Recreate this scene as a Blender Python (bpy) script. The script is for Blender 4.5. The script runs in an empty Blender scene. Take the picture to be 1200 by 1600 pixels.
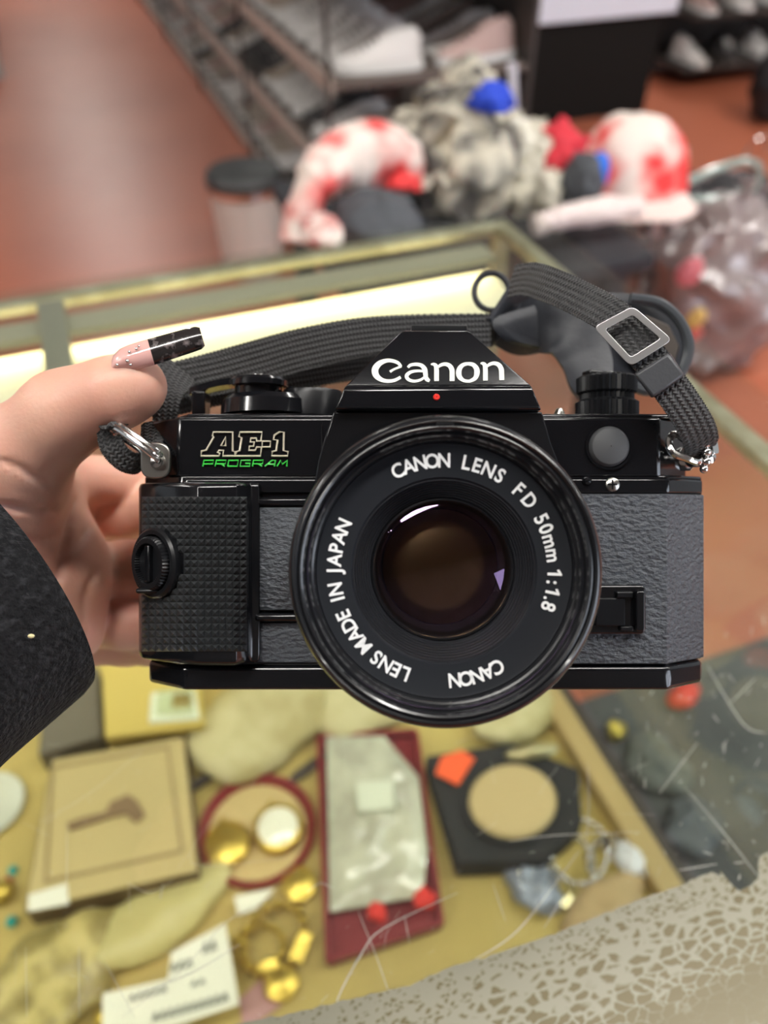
import bpy, math, random
import numpy as np
from mathutils import Vector, Matrix, noise
random.seed(7)
R = math.radians
SC = bpy.context.scene
COL = SC.collection

# ------------------------------------------------------------------ camera
F = 1250.0            # focal length in pixels of the 1200x1600 frame
CZ = 1.25             # eye height
PITCH = R(43)
CASE = R(20.6)        # heading of the shop's furniture
D = 0.199             # distance to the front plate of the held camera
cd = bpy.data.cameras.new('camera'); cam = bpy.data.objects.new('camera', cd); COL.objects.link(cam)
cam.location = (0, 0, CZ); cam.rotation_euler = (R(90) - PITCH, 0, 0)
cd.sensor_fit = 'VERTICAL'; cd.sensor_height = 36.0; cd.lens = 36.0 * F / 1600.0
cd.clip_start = 0.01; cd.clip_end = 60
cd.dof.use_dof = True; cd.dof.focus_distance = 0.186; cd.dof.aperture_fstop = cd.lens / 3.1
SC.camera = cam
# ------------------------------------------------------------------ world, exposure
SC.view_settings.view_transform = 'Standard'; SC.view_settings.look = 'None'
SC.view_settings.gamma = 1.0; SC.view_settings.use_curve_mapping = False
SC.view_settings.exposure = 0.0
wd = bpy.data.worlds.new('world'); SC.world = wd; wd.use_nodes = True
wd.node_tree.nodes['Background'].inputs[0].default_value = (0.90, 0.95, 1.0, 1)
wd.node_tree.nodes['Background'].inputs[1].default_value = 0.45
LAMP = 52.0           # strength of the ceiling tubes
LED = 15.0            # strength of the strip lamps inside the case

# ------------------------------------------------------------------ frames
MC = Matrix.Translation((0, 0, CZ)) @ Matrix.Rotation(R(90) - PITCH, 4, 'X')
MV = MC @ Matrix.Translation((0, 0, -D))       # held-camera frame: x right, y up, z to the viewer
I4 = Matrix.Identity(4)
cp, sp = math.cos(PITCH), math.sin(PITCH)
def ray(px, py):
    xc = (px - 600) / F; yc = (800 - py) / F
    return Vector((xc, cp + yc * sp, -sp + yc * cp))
def G(px, py, z):                               # where a sight line meets a level surface
    d = ray(px, py); return d * ((z - CZ) / d.z) + Vector((0, 0, CZ))
CORN = G(790, 330, 0.95)
EU = Vector((math.cos(CASE), math.sin(CASE), 0)); EV = Vector((-EU.y, EU.x, 0))
MK = Matrix.Translation((CORN.x, CORN.y, 0)) @ Matrix.Rotation(CASE, 4, 'Z')   # shop frame: origin under the case corner
def UV(p): q = p - Vector((CORN.x, CORN.y, 0)); return Vector((q.dot(EU), q.dot(EV), p.z))
def K(px, py, z): return UV(G(px, py, z))       # same, in the shop frame
def KV(px, py, v):                              # sight line meets the wall-parallel plane v
    d = ray(px, py); o = Vector((0, 0, CZ))
    t = (v - (o - Vector((CORN.x, CORN.y, 0))).dot(EV)) / d.dot(EV)
    return UV(o + d * t)
def v(px, py, z=0.0):                           # held-camera frame
    d = D - z; return Vector(((px - 600) / F * d, (800 - py) / F * d, z))
def s(px, z=0.0): return px / F * (D - z)

# ------------------------------------------------------------------ materials
MATS = {}
def mat(name, col=(0.5, 0.5, 0.5), rough=0.5, metal=0.0, coat=0.0, emis=None, es=1.0, col2=None, nscale=20, ramp=(0.4, 0.6),
        bump=0.0, bscale=100, bdist=0.001, sss=0.0, alpha=1.0, spec=None, coords='Object', detail=4, kind='noise', coat_rough=0.05, sheen=0.0, stretch=None, bkind='noise', trans=0.0):
    if name in MATS: return MATS[name]
    m = bpy.data.materials.new(name); m.use_nodes = True; MATS[name] = m
    nt = m.node_tree; b = nt.nodes['Principled BSDF']
    b.inputs['Base Color'].default_value = (*col, 1); b.inputs['Roughness'].default_value = rough
    b.inputs['Metallic'].default_value = metal; b.inputs['Coat Weight'].default_value = coat
    b.inputs['Coat Roughness'].default_value = coat_rough; b.inputs['Alpha'].default_value = alpha
    b.inputs['Sheen Weight'].default_value = sheen
    b.inputs['Transmission Weight'].default_value = trans
    if spec is not None: b.inputs['Specular IOR Level'].default_value = spec
    if sss:
        b.inputs['Subsurface Weight'].default_value = sss
        b.inputs['Subsurface Radius'].default_value = (1.0, 0.35, 0.2); b.inputs['Subsurface Scale'].default_value = 0.004
    if emis: b.inputs['Emission Color'].default_value = (*emis, 1); b.inputs['Emission Strength'].default_value = es
    tc = nt.nodes.new('ShaderNodeTexCoord'); src = tc.outputs[coords]
    if stretch:
        mp = nt.nodes.new('ShaderNodeMapping'); mp.inputs['Scale'].default_value = stretch
        nt.links.new(src, mp.inputs['Vector']); src = mp.outputs['Vector']
    if col2:
        if kind == 'noise':
            n = nt.nodes.new('ShaderNodeTexNoise'); n.inputs['Scale'].default_value = nscale; n.inputs['Detail'].default_value = detail; out = n.outputs['Fac']
        elif kind == 'voronoi':
            n = nt.nodes.new('ShaderNodeTexVoronoi'); n.inputs['Scale'].default_value = nscale; out = n.outputs['Distance']
        else:
            n = nt.nodes.new('ShaderNodeTexChecker'); n.inputs['Scale'].default_value = nscale; out = n.outputs['Fac']
        nt.links.new(src, n.inputs['Vector'])
        r = nt.nodes.new('ShaderNodeValToRGB'); r.color_ramp.elements[0].position = ramp[0]; r.color_ramp.elements[1].position = ramp[1]
        r.color_ramp.elements[0].color = (*col, 1); r.color_ramp.elements[1].color = (*col2, 1)
        nt.links.new(out, r.inputs['Fac']); nt.links.new(r.outputs['Color'], b.inputs['Base Color'])
    if bump:
        if bkind == 'noise':
            n = nt.nodes.new('ShaderNodeTexNoise'); n.inputs['Scale'].default_value = bscale; n.inputs['Detail'].default_value = 3; out = n.outputs['Fac']
        elif bkind == 'voronoi':
            n = nt.nodes.new('ShaderNodeTexVoronoi'); n.inputs['Scale'].default_value = bscale; out = n.outputs['Distance']
        nt.links.new(src, n.inputs['Vector'])
        bp = nt.nodes.new('ShaderNodeBump'); bp.inputs['Strength'].default_value = bump; bp.inputs['Distance'].default_value = bdist
        nt.links.new(out, bp.inputs['Height']); nt.links.new(bp.outputs['Normal'], b.inputs['Normal'])
    return m

def webbing_mat(name, col):                     # woven nylon: ribs across and along the strap (UV in metres)
    m = mat(name, col, 0.55, sheen=0.15); nt = m.node_tree; b = nt.nodes['Principled BSDF']
    tc = nt.nodes.new('ShaderNodeTexCoord'); sx = nt.nodes.new('ShaderNodeSeparateXYZ'); nt.links.new(tc.outputs['UV'], sx.inputs[0])
    def mth(op, a, bb=None):
        n = nt.nodes.new('ShaderNodeMath'); n.operation = op
        for i, q in enumerate((a, bb)):
            if q is None: continue
            if isinstance(q, (int, float)): n.inputs[i].default_value = q
            else: nt.links.new(q, n.inputs[i])
        return n.outputs[0]
    a = mth('MULTIPLY', sx.outputs[0], 2 * math.pi / 0.0011); c = mth('MULTIPLY', sx.outputs[1], 2 * math.pi / 0.0016)
    h = mth('ADD', mth('MULTIPLY', mth('SINE', mth('ADD', a, mth('MULTIPLY', mth('SINE', c), 1.4))), 0.5), mth('MULTIPLY', mth('COSINE', c), 0.5))
    bp = nt.nodes.new('ShaderNodeBump'); bp.inputs['Strength'].default_value = 0.9; bp.inputs['Distance'].default_value = 0.0004
    nt.links.new(h, bp.inputs['Height']); nt.links.new(bp.outputs['Normal'], b.inputs['Normal'])
    r = nt.nodes.new('ShaderNodeMapRange'); r.inputs['From Min'].default_value = -1; r.inputs['From Max'].default_value = 1
    mx = nt.nodes.new('ShaderNodeMix'); mx.data_type = 'RGBA'; nt.links.new(h, r.inputs['Value']); nt.links.new(r.outputs[0], mx.inputs[0])
    mx.inputs[6].default_value = (col[0] * 0.45, col[1] * 0.45, col[2] * 0.45, 1); mx.inputs[7].default_value = (col[0] * 1.6, col[1] * 1.6, col[2] * 1.6, 1)
    nt.links.new(mx.outputs[2], b.inputs['Base Color'])
    return m

def glass_mat(name, tint, refl=1.0, rough=0.02, haze=0.0, ior=1.5):   # thin sheet: transparent and glossy by Fresnel
    m = bpy.data.materials.new(name); m.use_nodes = True; MATS[name] = m; nt = m.node_tree; nt.nodes.clear()
    o = nt.nodes.new('ShaderNodeOutputMaterial'); t = nt.nodes.new('ShaderNodeBsdfTransparent'); t.inputs[0].default_value = (*tint, 1)
    g = nt.nodes.new('ShaderNodeBsdfGlossy'); g.inputs[0].default_value = (refl, refl, refl, 1); g.inputs['Roughness'].default_value = rough
    lw = nt.nodes.new('ShaderNodeLayerWeight'); lw.inputs[0].default_value = 0.5     # Schlick's rule, the same from both sides
    pw = nt.nodes.new('ShaderNodeMath'); pw.operation = 'POWER'; nt.links.new(lw.outputs['Facing'], pw.inputs[0]); pw.inputs[1].default_value = 5
    fr = nt.nodes.new('ShaderNodeMath'); fr.operation = 'MULTIPLY_ADD'; nt.links.new(pw.outputs[0], fr.inputs[0]); fr.inputs[1].default_value = 0.96; fr.inputs[2].default_value = 0.04
    mx = nt.nodes.new('ShaderNodeMixShader'); nt.links.new(fr.outputs[0], mx.inputs[0]); nt.links.new(t.outputs[0], mx.inputs[1]); nt.links.new(g.outputs[0], mx.inputs[2])
    last = mx.outputs[0]
    if haze:
        df = nt.nodes.new('ShaderNodeBsdfDiffuse'); df.inputs[0].default_value = (0.8, 0.8, 0.78, 1)
        n = nt.nodes.new('ShaderNodeTexNoise'); n.inputs['Scale'].default_value = 9; n.inputs['Detail'].default_value = 6
        tc = nt.nodes.new('ShaderNodeTexCoord'); nt.links.new(tc.outputs['Object'], n.inputs['Vector'])
        mr = nt.nodes.new('ShaderNodeMapRange'); mr.inputs['From Min'].default_value = 0.3; mr.inputs['From Max'].default_value = 0.75; mr.inputs['To Max'].default_value = haze
        nt.links.new(n.outputs['Fac'], mr.inputs['Value'])
        m2 = nt.nodes.new('ShaderNodeMixShader'); nt.links.new(mr.outputs[0], m2.inputs[0]); nt.links.new(last, m2.inputs[1]); nt.links.new(df.outputs[0], m2.inputs[2]); last = m2.outputs[0]
    nt.links.new(last, o.inputs[0]); return m

# ------------------------------------------------------------------ geometry helpers: each returns (verts, faces)
def join(*gs):
    V, Q = [], []
    for a, b in gs:
        n = len(V); V += [Vector(p) for p in a]; Q += [tuple(i + n for i in f) for f in b]
    return V, Q
def xf(g, M): return [M @ Vector(p) for p in g[0]], g[1]
def box(x0, x1, y0, y1, z0, z1):
    V = [(x, y, z) for z in (z0, z1) for y in (y0, y1) for x in (x0, x1)]
    return [Vector(p) for p in V], [(0, 2, 3, 1), (4, 5, 7, 6), (0, 1, 5, 4), (2, 6, 7, 3), (0, 4, 6, 2), (1, 3, 7, 5)]
def loft(secs, cap=True, close=True):
    n = len(secs[0]); V = [Vector(p) for q in secs for p in q]; Q = []
    for i in range(len(secs) - 1):
        for j in range(n if close else n - 1):
            k = (j + 1) % n; Q.append((i * n + j, i * n + k, (i + 1) * n + k, (i + 1) * n + j))
    if cap: Q.append(tuple(range(n))[::-1]); Q.append(tuple((len(secs) - 1) * n + j for j in range(n)))
    return V, Q
def ext_z(poly, z0, z1): return loft([[(x, y, z0) for x, y in poly], [(x, y, z1) for x, y in poly]])
def lathe(prof, n=48, axis='z', c=(0, 0, 0), sx=1, sy=1, cap=False, lobes=0, amp=0.0):
    secs = []
    for r, h in prof:
        ring = []
        for i in range(n):
            a = 2 * math.pi * i / n; rr = r + (amp * math.cos(lobes * a) if lobes and r > 0 else 0)
            x, y = rr * math.cos(a) * sx, rr * math.sin(a) * sy
            ring.append({'z': (x, y, h), 'y': (y, h, x), 'x': (h, x, y)}[axis])
        secs.append([Vector(p) + Vector(c) for p in ring])
    return loft(secs, cap=cap)
def smooth_path(P, k=6, closed=False):
    P = [Vector(p) for p in P]; out = []; n = len(P)
    for i in range(n if closed else n - 1):
        g = lambda j: P[j % n] if closed else P[max(0, min(n - 1, j))]
        a, b, c, d = g(i - 1), g(i), g(i + 1), g(i + 2)
        for q in range(k):
            t = q / k
            out.append(0.5 * ((2 * b) + (c - a) * t + (2 * a - 5 * b + 4 * c - d) * t * t + (3 * b - 3 * c + d - a) * t ** 3))
    if not closed: out.append(P[-1])
    return out
def tube(P, r, n=8, closed=False, k=6, flat=1.0):
    if k > 1: P = smooth_path(P, k, closed)
    else: P = [Vector(p) for p in P]
    m = len(P); secs = []; up = Vector((0.12, 0.31, 0.94))
    for i in range(m):
        a = P[(i - 1) % m] if closed or i else P[0]; b = P[(i + 1) % m] if closed or i < m - 1 else P[-1]
        t = (b - a).normalized(); x = t.cross(up)
        if x.length < 1e-4: x = t.cross(Vector((1, 0, 0)))
        x.normalize(); y = x.cross(t).normalized(); up = y if not closed else up
        rr = r[min(len(r) - 1, int(i * len(r) / m))] if isinstance(r, (list, tuple)) else r
        secs.append([P[i] + (x * math.cos(2 * math.pi * j / n) + y * math.sin(2 * math.pi * j / n) * flat) * rr for j in range(n)])
    if closed: secs.append(secs[0]); return loft(secs, cap=False)
    return loft(secs)
def ribbon(P, W, width, thick, k=8, teeth=0.0, flip=False):
    """P path, W width directions; returns verts, faces, uv per vertex"""
    n0 = len(P); Ps = smooth_path(P, k); Ws = smooth_path(W, k)
    wd_ = smooth_path([Vector((w, 0, 0)) for w in width], k) if isinstance(width, (list, tuple)) else None
    out, dist = [], 0; res = []
    # resample finely so the edge can show its weave
    for i in range(len(Ps) - 1):
        for q in range(3):
            t = q / 3; res.append((Ps[i].lerp(Ps[i + 1], t), Ws[i].lerp(Ws[i + 1], t).normalized(), (wd_[i].lerp(wd_[i + 1], t).x if wd_ else width)))
    V, UVs, Q = [], [], []; NC = 7
    for i, (p, w, ww) in enumerate(res):
        a = res[max(0, i - 1)][0]; b = res[min(len(res) - 1, i + 1)][0]; t = (b - a).normalized(); w = (w - t * w.dot(t)).normalized(); nn = t.cross(w)
        if i: dist += (p - res[i - 1][0]).length
        hw = ww / 2 + teeth * (1 if i % 2 else -1)
        for side in (1, -1):
            for j in range(NC):
                f = (j / (NC - 1) * 2 - 1) * side; e = 1 - 0.55 * abs(f) ** 6
                V.append(p + w * hw * f + nn * (thick / 2) * side * e); UVs.append((dist, f * ww / 2))
    m = 2 * NC
    for i in range(len(res) - 1):
        for j in range(m):
            k2 = (j + 1) % m; Q.append((i * m + j, (i + 1) * m + j, (i + 1) * m + k2, i * m + k2))
    Q.append(tuple(range(m))); Q.append(tuple((len(res) - 1) * m + j for j in range(m))[::-1])
    return V, Q, UVs
def stroke(pts, z, thick, k=5):
    """flat brush stroke through (px,py,w) on the held-camera frame"""
    S = smooth_path([Vector(p) for p in pts], k) if k > 1 else [Vector(p) for p in pts]
    L, Rr = [], []
    for i, p in enumerate(S):
        a = S[max(0, i - 1)]; b = S[min(len(S) - 1, i + 1)]; t = Vector((b.x - a.x, b.y - a.y)); t.normalize(); n = Vector((-t.y, t.x)) * p.z / 2
        L.append((p.x + n.x, p.y + n.y)); Rr.append((p.x - n.x, p.y - n.y))
    zz = z if callable(z) else (lambda y: z)
    secs = []
    for (a, b) in zip(L, Rr):
        A, B = v(a[0], a[1], zz(a[1])), v(b[0], b[1], zz(b[1])); up = Vector((0, 0, thick))
        secs.append([A, B, B + up, A + up])
    return loft(secs)
def noisy(g, amp, scale, seed=0, stretch=(1, 1, 1)):
    V = []
    for p in g[0]:
        q = Vector((p.x * stretch[0], p.y * stretch[1], p.z * stretch[2])) * scale + Vector((seed * 3.1, seed * 7.7, seed))
        V.append(p + Vector(noise.noise_vector(q)) * amp + Vector(noise.noise_vector(q * 2.3)) * amp * 0.45)
    return V, g[1]
def ellipsoid(c, r, n=40, m=24, z0=-1.0):
    prof = []
    for i in range(m + 1):
        a = -math.pi / 2 + math.pi * i / m; zz = math.sin(a)
        prof.append((max(math.cos(a), 1e-3), max(zz, z0)))
    g = lathe(prof, n); return [Vector((p.x * r[0] + c[0], p.y * r[1] + c[1], p.z * r[2] + c[2])) for p in g[0]], g[1]
def rrect(x0, x1, y0, y1, r, n=5):
    P = []
    for cx, cy, a0 in ((x1 - r, y1 - r, 0), (x0 + r, y1 - r, 90), (x0 + r, y0 + r, 180), (x1 - r, y0 + r, 270)):
        for i in range(n + 1):
            a = R(a0 + 90 * i / n); P.append((cx + r * math.cos(a), cy + r * math.sin(a)))
    return P

# ------------------------------------------------------------------ objects
PM = {}
def thing(name, label, cat, M=I4, group=None, kind=None):
    o = bpy.data.objects.new(name, None); COL.objects.link(o); o.matrix_world = M; o.empty_display_size = 0.01
    PM[o] = M.copy()
    if label: o['label'] = label
    if cat: o['category'] = cat
    if group: o['group'] = group
    if kind: o['kind'] = kind
    return o
def part(name, g, m, parent=None, frame=I4, M=None, smooth=35, bevel=0.0, segs=2, uvs=None, label=None, mi=None):
    PMx = PM[parent] if parent else (M if M is not None else I4)
    T = PMx.inverted() @ frame
    me = bpy.data.meshes.new(name); me.from_pydata([T @ Vector(p) for p in g[0]], [], [tuple(f) for f in g[1]])
    ms = m if isinstance(m, (list, tuple)) else [m]
    for q in ms: me.materials.append(q)
    if mi:
        for p, i in zip(me.polygons, mi): p.material_index = i
    if uvs:
        ul = me.uv_layers.new(name='UVMap')
        for l in me.loops: ul.data[l.index].uv = uvs[l.vertex_index]
    me.validate()
    import bmesh
    bm = bmesh.new(); bm.from_mesh(me); bmesh.ops.recalc_face_normals(bm, faces=bm.faces); bm.to_mesh(me); bm.free()
    if smooth:
        me.shade_smooth()
        if smooth < 180: me.set_sharp_from_angle(angle=R(smooth))
    o = bpy.data.objects.new(name, me); COL.objects.link(o)
    if parent: o.parent = parent
    elif M is not None: o.matrix_world = M
    PM[o] = PMx
    if bevel:
        b = o.modifiers.new('bevel', 'BEVEL'); b.width = bevel; b.segments = segs; b.limit_method = 'ANGLE'; b.angle_limit = R(28); b.harden_normals = False
    if label: o['label'] = label
    return o
def tag(o, label, cat, group=None, kind=None):
    if label: o['label'] = label
    if cat: o['category'] = cat
    if group: o['group'] = group
    if kind: o['kind'] = kind
    return o
def at(p, rz=0, fr=I4): return fr @ Matrix.Translation(p) @ Matrix.Rotation(rz, 4, 'Z')
def copy_tree(o, M):
    c = o.copy(); COL.objects.link(c); c.matrix_world = M; PM[c] = M
    for ch in [x for x in COL.objects if x.parent == o]:
        d = ch.copy(); COL.objects.link(d); d.parent = c; PM[d] = M
    return c

# ------------------------------------------------------------------ the room
floor_m = mat('terracotta floor', (0.50, 0.150, 0.080), 0.40, col2=(0.42, 0.115, 0.058), nscale=1.2, ramp=(0.35, 0.7), coords='Object', bump=0.12, bscale=14, bdist=0.002, spec=0.45)
tag(part('floor', box(-6, 8, -3, 13, -0.1, 0), floor_m, frame=MK, M=at((0, 0, 0), 0, MK), smooth=0), None, None, kind='structure')
ceil_m = mat('dark ceiling', (0.09, 0.09, 0.09), 0.9)
tag(part('ceiling', box(-6, 8, -3, 13, 3.4, 3.5), ceil_m, frame=MK, M=at((0, 0, 3.4), 0, MK), smooth=0), None, None, kind='structure')
wall_m = mat('shop wall', (0.16, 0.155, 0.15), 0.8, col2=(0.12, 0.115, 0.11), nscale=2)
tag(part('wall_back', box(-6, 8, 13, 13.1, 0, 3.4), wall_m, frame=MK, M=at((0, 13, 0), 0, MK), smooth=0), None, None, kind='structure')
tag(part('wall_front', join(box(-6, 0.9, -3.1, -3, 0, 3.4), box(3.6, 8, -3.1, -3, 0, 3.4), box(0.9, 3.6, -3.1, -3, 0, 0.35), box(0.9, 3.6, -3.1, -3, 2.4, 3.4)), wall_m, frame=MK, M=at((0, -3, 0), 0, MK), smooth=0), None, None, kind='structure')
w1 = part('window_1', box(0.9, 3.6, -3.09, -3.07, 0.35, 2.4), mat('daylit window', (.7, .8, 1), .2, emis=(0.80, 0.88, 1.0), es=5.0), frame=MK, M=at((2.2, -3, 1.6), 0, MK), smooth=0); w1['kind'] = 'structure'
part('window_frame', join(*[box(x, x + .05, -3.06, -3.0, 0.35, 2.4) for x in (0.9, 1.75, 2.65, 3.55)], box(0.9, 3.6, -3.06, -3.0, 1.30, 1.36)), mat('window frame', (.05, .05, .05), .5), w1, MK, smooth=0)
lampm = mat('lit tube', (0.9, 0.9, 0.9), 0.5, emis=(1.0, 0.97, 0.92), es=LAMP)
lamph = mat('lamp housing', (0.75, 0.75, 0.75), 0.4)
ua = K(125, 200, -3.4).x
def ceiling_lamp(u, vv):
    t = thing('ceiling_light', 'long white ceiling tube lamp above the shop aisles', 'light', at((u, vv, 3.4), 0, MK), 'tube lamps on the ceiling')
    part('housing', box(-0.12, 0.12, -0.65, 0.65, -0.06, -0.001), lamph, t, PM[t], bevel=0.005)
    part('tube', box(-0.09, 0.09, -0.6, 0.6, -0.085, -0.061), lampm, t, PM[t], bevel=0.004)
    return t
l0 = ceiling_lamp(ua, 12.0)
for vv in (10.2, 8.4, 6.8): copy_tree(l0, at((ua, vv, 3.4), 0, MK))
for uu, vv, q in ((-2.6, -0.6, 90), (-0.9, -0.55, 90), (0.75, -0.55, 90), (2.4, -0.5, 90), (-3.1, 1.6, 0), (3.1, 0.9, 0), (3.3, 4.0, 0), (3.3, 7.0, 0), (4.9, -1.0, 0)):
    copy_tree(l0, at((uu, vv, 3.4), R(q), MK))

# ------------------------------------------------------------------ the display case
ZG = 0.95; ZD = 0.57; VN = -0.66; UL = -1.25
rail_m = mat('dull brass rail', (0.36, 0.34, 0.23), 0.38, metal=0.65, col2=(0.50, 0.48, 0.36), nscale=30, ramp=(0.45, 0.6))
paper = mat('yellowed shelf lining', (0.60, 0.47, 0.15), 0.8, col2=(0.50, 0.38, 0.12), nscale=6)
darkwood = mat('dark stained wood', (0.045, 0.033, 0.024), 0.5)
gold_edge = mat('tan wood trim', (0.46, 0.33, 0.13), 0.5)
tglass = glass_mat('counter glass', (0.94, 0.955, 0.93), rough=0.03, haze=0.02)
sglass = glass_mat('side glass', (0.92, 0.97, 0.94), rough=0.02)
scr_m = mat('scratch', (0.50, 0.49, 0.44), 0.5)
case = thing('display_case', 'long glass topped display case with brass rails and a yellow lined shelf', 'display case', at((0, 0, 0), 0, MK))
part('base_cabinet', box(UL, -0.01, VN + 0.02, -0.004, 0.0, ZD - 0.02), darkwood, case, MK, bevel=0.003)
part('deck', box(UL, -0.045, VN + 0.10, -0.02, ZD - 0.018, ZD), paper, case, MK, smooth=0, label='yellowed paper lined shelf')
dl = K(860, 1090, ZD); dl2 = K(1070, 1380, ZD)
part('deck_trim', box(-0.062, -0.040, VN + 0.10, -0.02, ZD, ZD + 0.02), gold_edge, case, MK, bevel=0.002)
part('near_wall', box(UL, -0.01, VN + 0.02, VN + 0.035, ZD - 0.018, ZG - 0.006), darkwood, case, MK, smooth=0)
RH, RW = 0.016, 0.014
part('rail', box(UL, 0.0, -RW, 0.0, ZG - RH, ZG - 0.0062), rail_m, case, MK, bevel=0.002)
part('rail', box(-RW, 0.0, VN + 0.02, -RW - 0.001, ZG - RH, ZG - 0.0062), rail_m, case, MK, bevel=0.002)
part('corner_post', box(-RW, 0, -RW, 0, 0.55, ZG - RH - 0.001), rail_m, case, MK, bevel=0.001)
part('corner_post', box(-RW, 0, VN + 0.02, VN + 0.034, 0.55, ZG - RH - 0.001), rail_m, case, MK, bevel=0.001)
part('glass_pane', box(-0.008, -0.005, VN + 0.036, -RW - 0.001, ZD - 0.015, ZG - RH - 0.0005), sglass, case, MK, smooth=0, label='clear side pane')
part('glass_pane', box(UL, -RW - 0.001, -0.008, -0.005, ZD - 0.015, ZG - RH - 0.0005), sglass, case, MK, smooth=0, label='clear front pane')
# bracket bar joining the panes, under the glass
ub = K(85, 520, ZG - 0.008).x
part('bracket', box(ub - 0.010, ub + 0.010, -0.15, -RW - 0.001, ZG - 0.012, ZG - 0.0065), mat('grey bracket', (0.33, 0.33, 0.27), 0.4, metal=0.5), case, MK, bevel=0.001)
# light ledge below the customer side of the glass
ledge_m = mat('cream enamel', (0.86, 0.83, 0.62), 0.55, col2=(0.82, 0.79, 0.58), nscale=8)
part('light_ledge', box(UL, -0.035, -0.116, -0.044, ZG - 0.036, ZG - 0.032), ledge_m, case, MK, bevel=0.001, label='cream enamelled ledge')
ledm = mat('warm strip lamp', (1, 0.9, 0.6), 0.5, emis=(1.0, 0.88, 0.58), es=LED)
gge = mat('grey green enamel', (0.30, 0.29, 0.22), 0.5)
lt = thing('strip_light', 'grey green lamp strip under the glass along the customer side of the case', 'light', at((0, -0.04, ZG - 0.02), 0, MK))
part('diffuser', box(UL + 0.02, -0.04, -0.050, -0.034, ZG - 0.0170, ZG - 0.0152), ledm, lt, MK, smooth=0)
part('cover', join(box(UL + 0.01, -0.036, -0.056, -0.030, ZG - 0.0150, ZG - 0.0130), box(UL + 0.01, -0.036, -0.056, -0.0545, ZG - 0.0190, ZG - 0.0150)), gge, lt, MK, smooth=0)
lt = thing('strip_light', 'added unseen warm strip lamp along the near wall under the peeling border', 'light', at((0, VN + 0.05, ZG - 0.02), 0, MK))  # extra lamp, out of sight, added to brighten the goods on the shelf
part('diffuser', box(UL + 0.02, -0.04, VN + 0.046, VN + 0.056, ZG - 0.020, ZG - 0.0155), ledm, lt, MK, smooth=0)
part('channel', box(UL + 0.02, -0.04, VN + 0.040, VN + 0.064, ZG - 0.015, ZG - 0.0125), rail_m, lt, MK, smooth=0)
# glass top with the scratches on it
gt = box(UL, 0.026, VN, 0.0, ZG - 0.006, ZG)
SCR = []
def scratch(pts, w=0.00018):
    w *= 0.6
    P = [K(x, y, ZG) for x, y in pts]; P = smooth_path(P, 4); A, Bq = [], []
    for i, p in enumerate(P):
        t = (P[min(len(P) - 1, i + 1)] - P[max(0, i - 1)]).normalized(); n = Vector((-t.y, t.x, 0)) * w * (0.4 + 0.6 * math.sin(math.pi * i / (len(P) - 1)) + 0.15)
        A.append(p + n + Vector((0, 0, 3e-5))); Bq.append(p - n + Vector((0, 0, 3e-5)))
    V = A + Bq; m = len(A); SCR.append((V, [(i, i + 1, m + i + 1, m + i) for i in range(m - 1)]))
for pts, w in [([(525, 1592), (528, 1560), (565, 1490), (600, 1450), (715, 1395)], .00035), ([(560, 1425), (590, 1500), (620, 1590)], .0002), ([(430, 1400), (355, 1440), (280, 1520), (190, 1590)], .0002),
               ([(375, 1475), (300, 1520), (220, 1550)], .0003), ([(105, 1290), (104, 1420)], .00015), ([(123, 1480), (124, 1590)], .00018), ([(200, 1380), (235, 1395), (270, 1375)], .0002),
               ([(40, 1480), (42, 1590)], .00015), ([(165, 1505), (210, 1590)], .00018), ([(740, 1500), (790, 1470), (830, 1430), (905, 1330)], .0003), ([(850, 1450), (880, 1400)], .0002),
               ([(1070, 1230), (1130, 1300), (1185, 1370)], .0002), ([(795, 1315), (870, 1305), (1000, 1300)], .0002), ([(1105, 1040), (1160, 1130), (1195, 1145)], .0003), ([(1030, 1240), (1090, 1160)], .0002),
               ([(918, 1195), (920, 1260), (915, 1330)], .0002), ([(1140, 1100), (1180, 1060)], .0002), ([(632, 1430), (640, 1475)], .00018), ([(480, 1395), (500, 1380), (520, 1388)], .00025),
               ([(255, 1380), (250, 1405)], .0003), ([(60, 1285), (140, 1240), (225, 1170)], .00012), ([(450, 1340), (300, 1350), (330, 1280)], .00012), ([(770, 1380), (790, 1440)], .0002), ([(1060, 1360), (1120, 1350)], .0002)]:
    scratch(pts, w)
for i in range(150):
    x = random.uniform(20, 1195); y = random.uniform(1150, 1590); a = random.gauss(2.2, 0.7); L = random.choice((4, 7, 10, 16, 26, 45)) * random.uniform(.6, 1.3)
    if K(x, y, ZG).y < -0.56: continue
    scratch([(x, y), (x + L * .5 * math.cos(a) + random.gauss(0, .6), y + L * .5 * math.sin(a)), (x + L * math.cos(a), y + L * math.sin(a))], random.uniform(.00004, .00011))
for i in range(70):
    x = random.uniform(960, 1198); y = random.uniform(960, 1380); a = random.uniform(0, 3.1); L = random.choice((4, 6, 9, 16)); scratch([(x, y), (x + L * .5 * math.cos(a), y + L * .5 * math.sin(a)), (x + L * math.cos(a), y + L * math.sin(a))], random.uniform(.0001, .00025))
sg = join(*SCR); allg = join(gt, sg)
part('glass_top', allg, [tglass, scr_m], case, MK, smooth=0, mi=[0] * 6 + [1] * len(sg[1]), label='scratched clear glass top')

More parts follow.
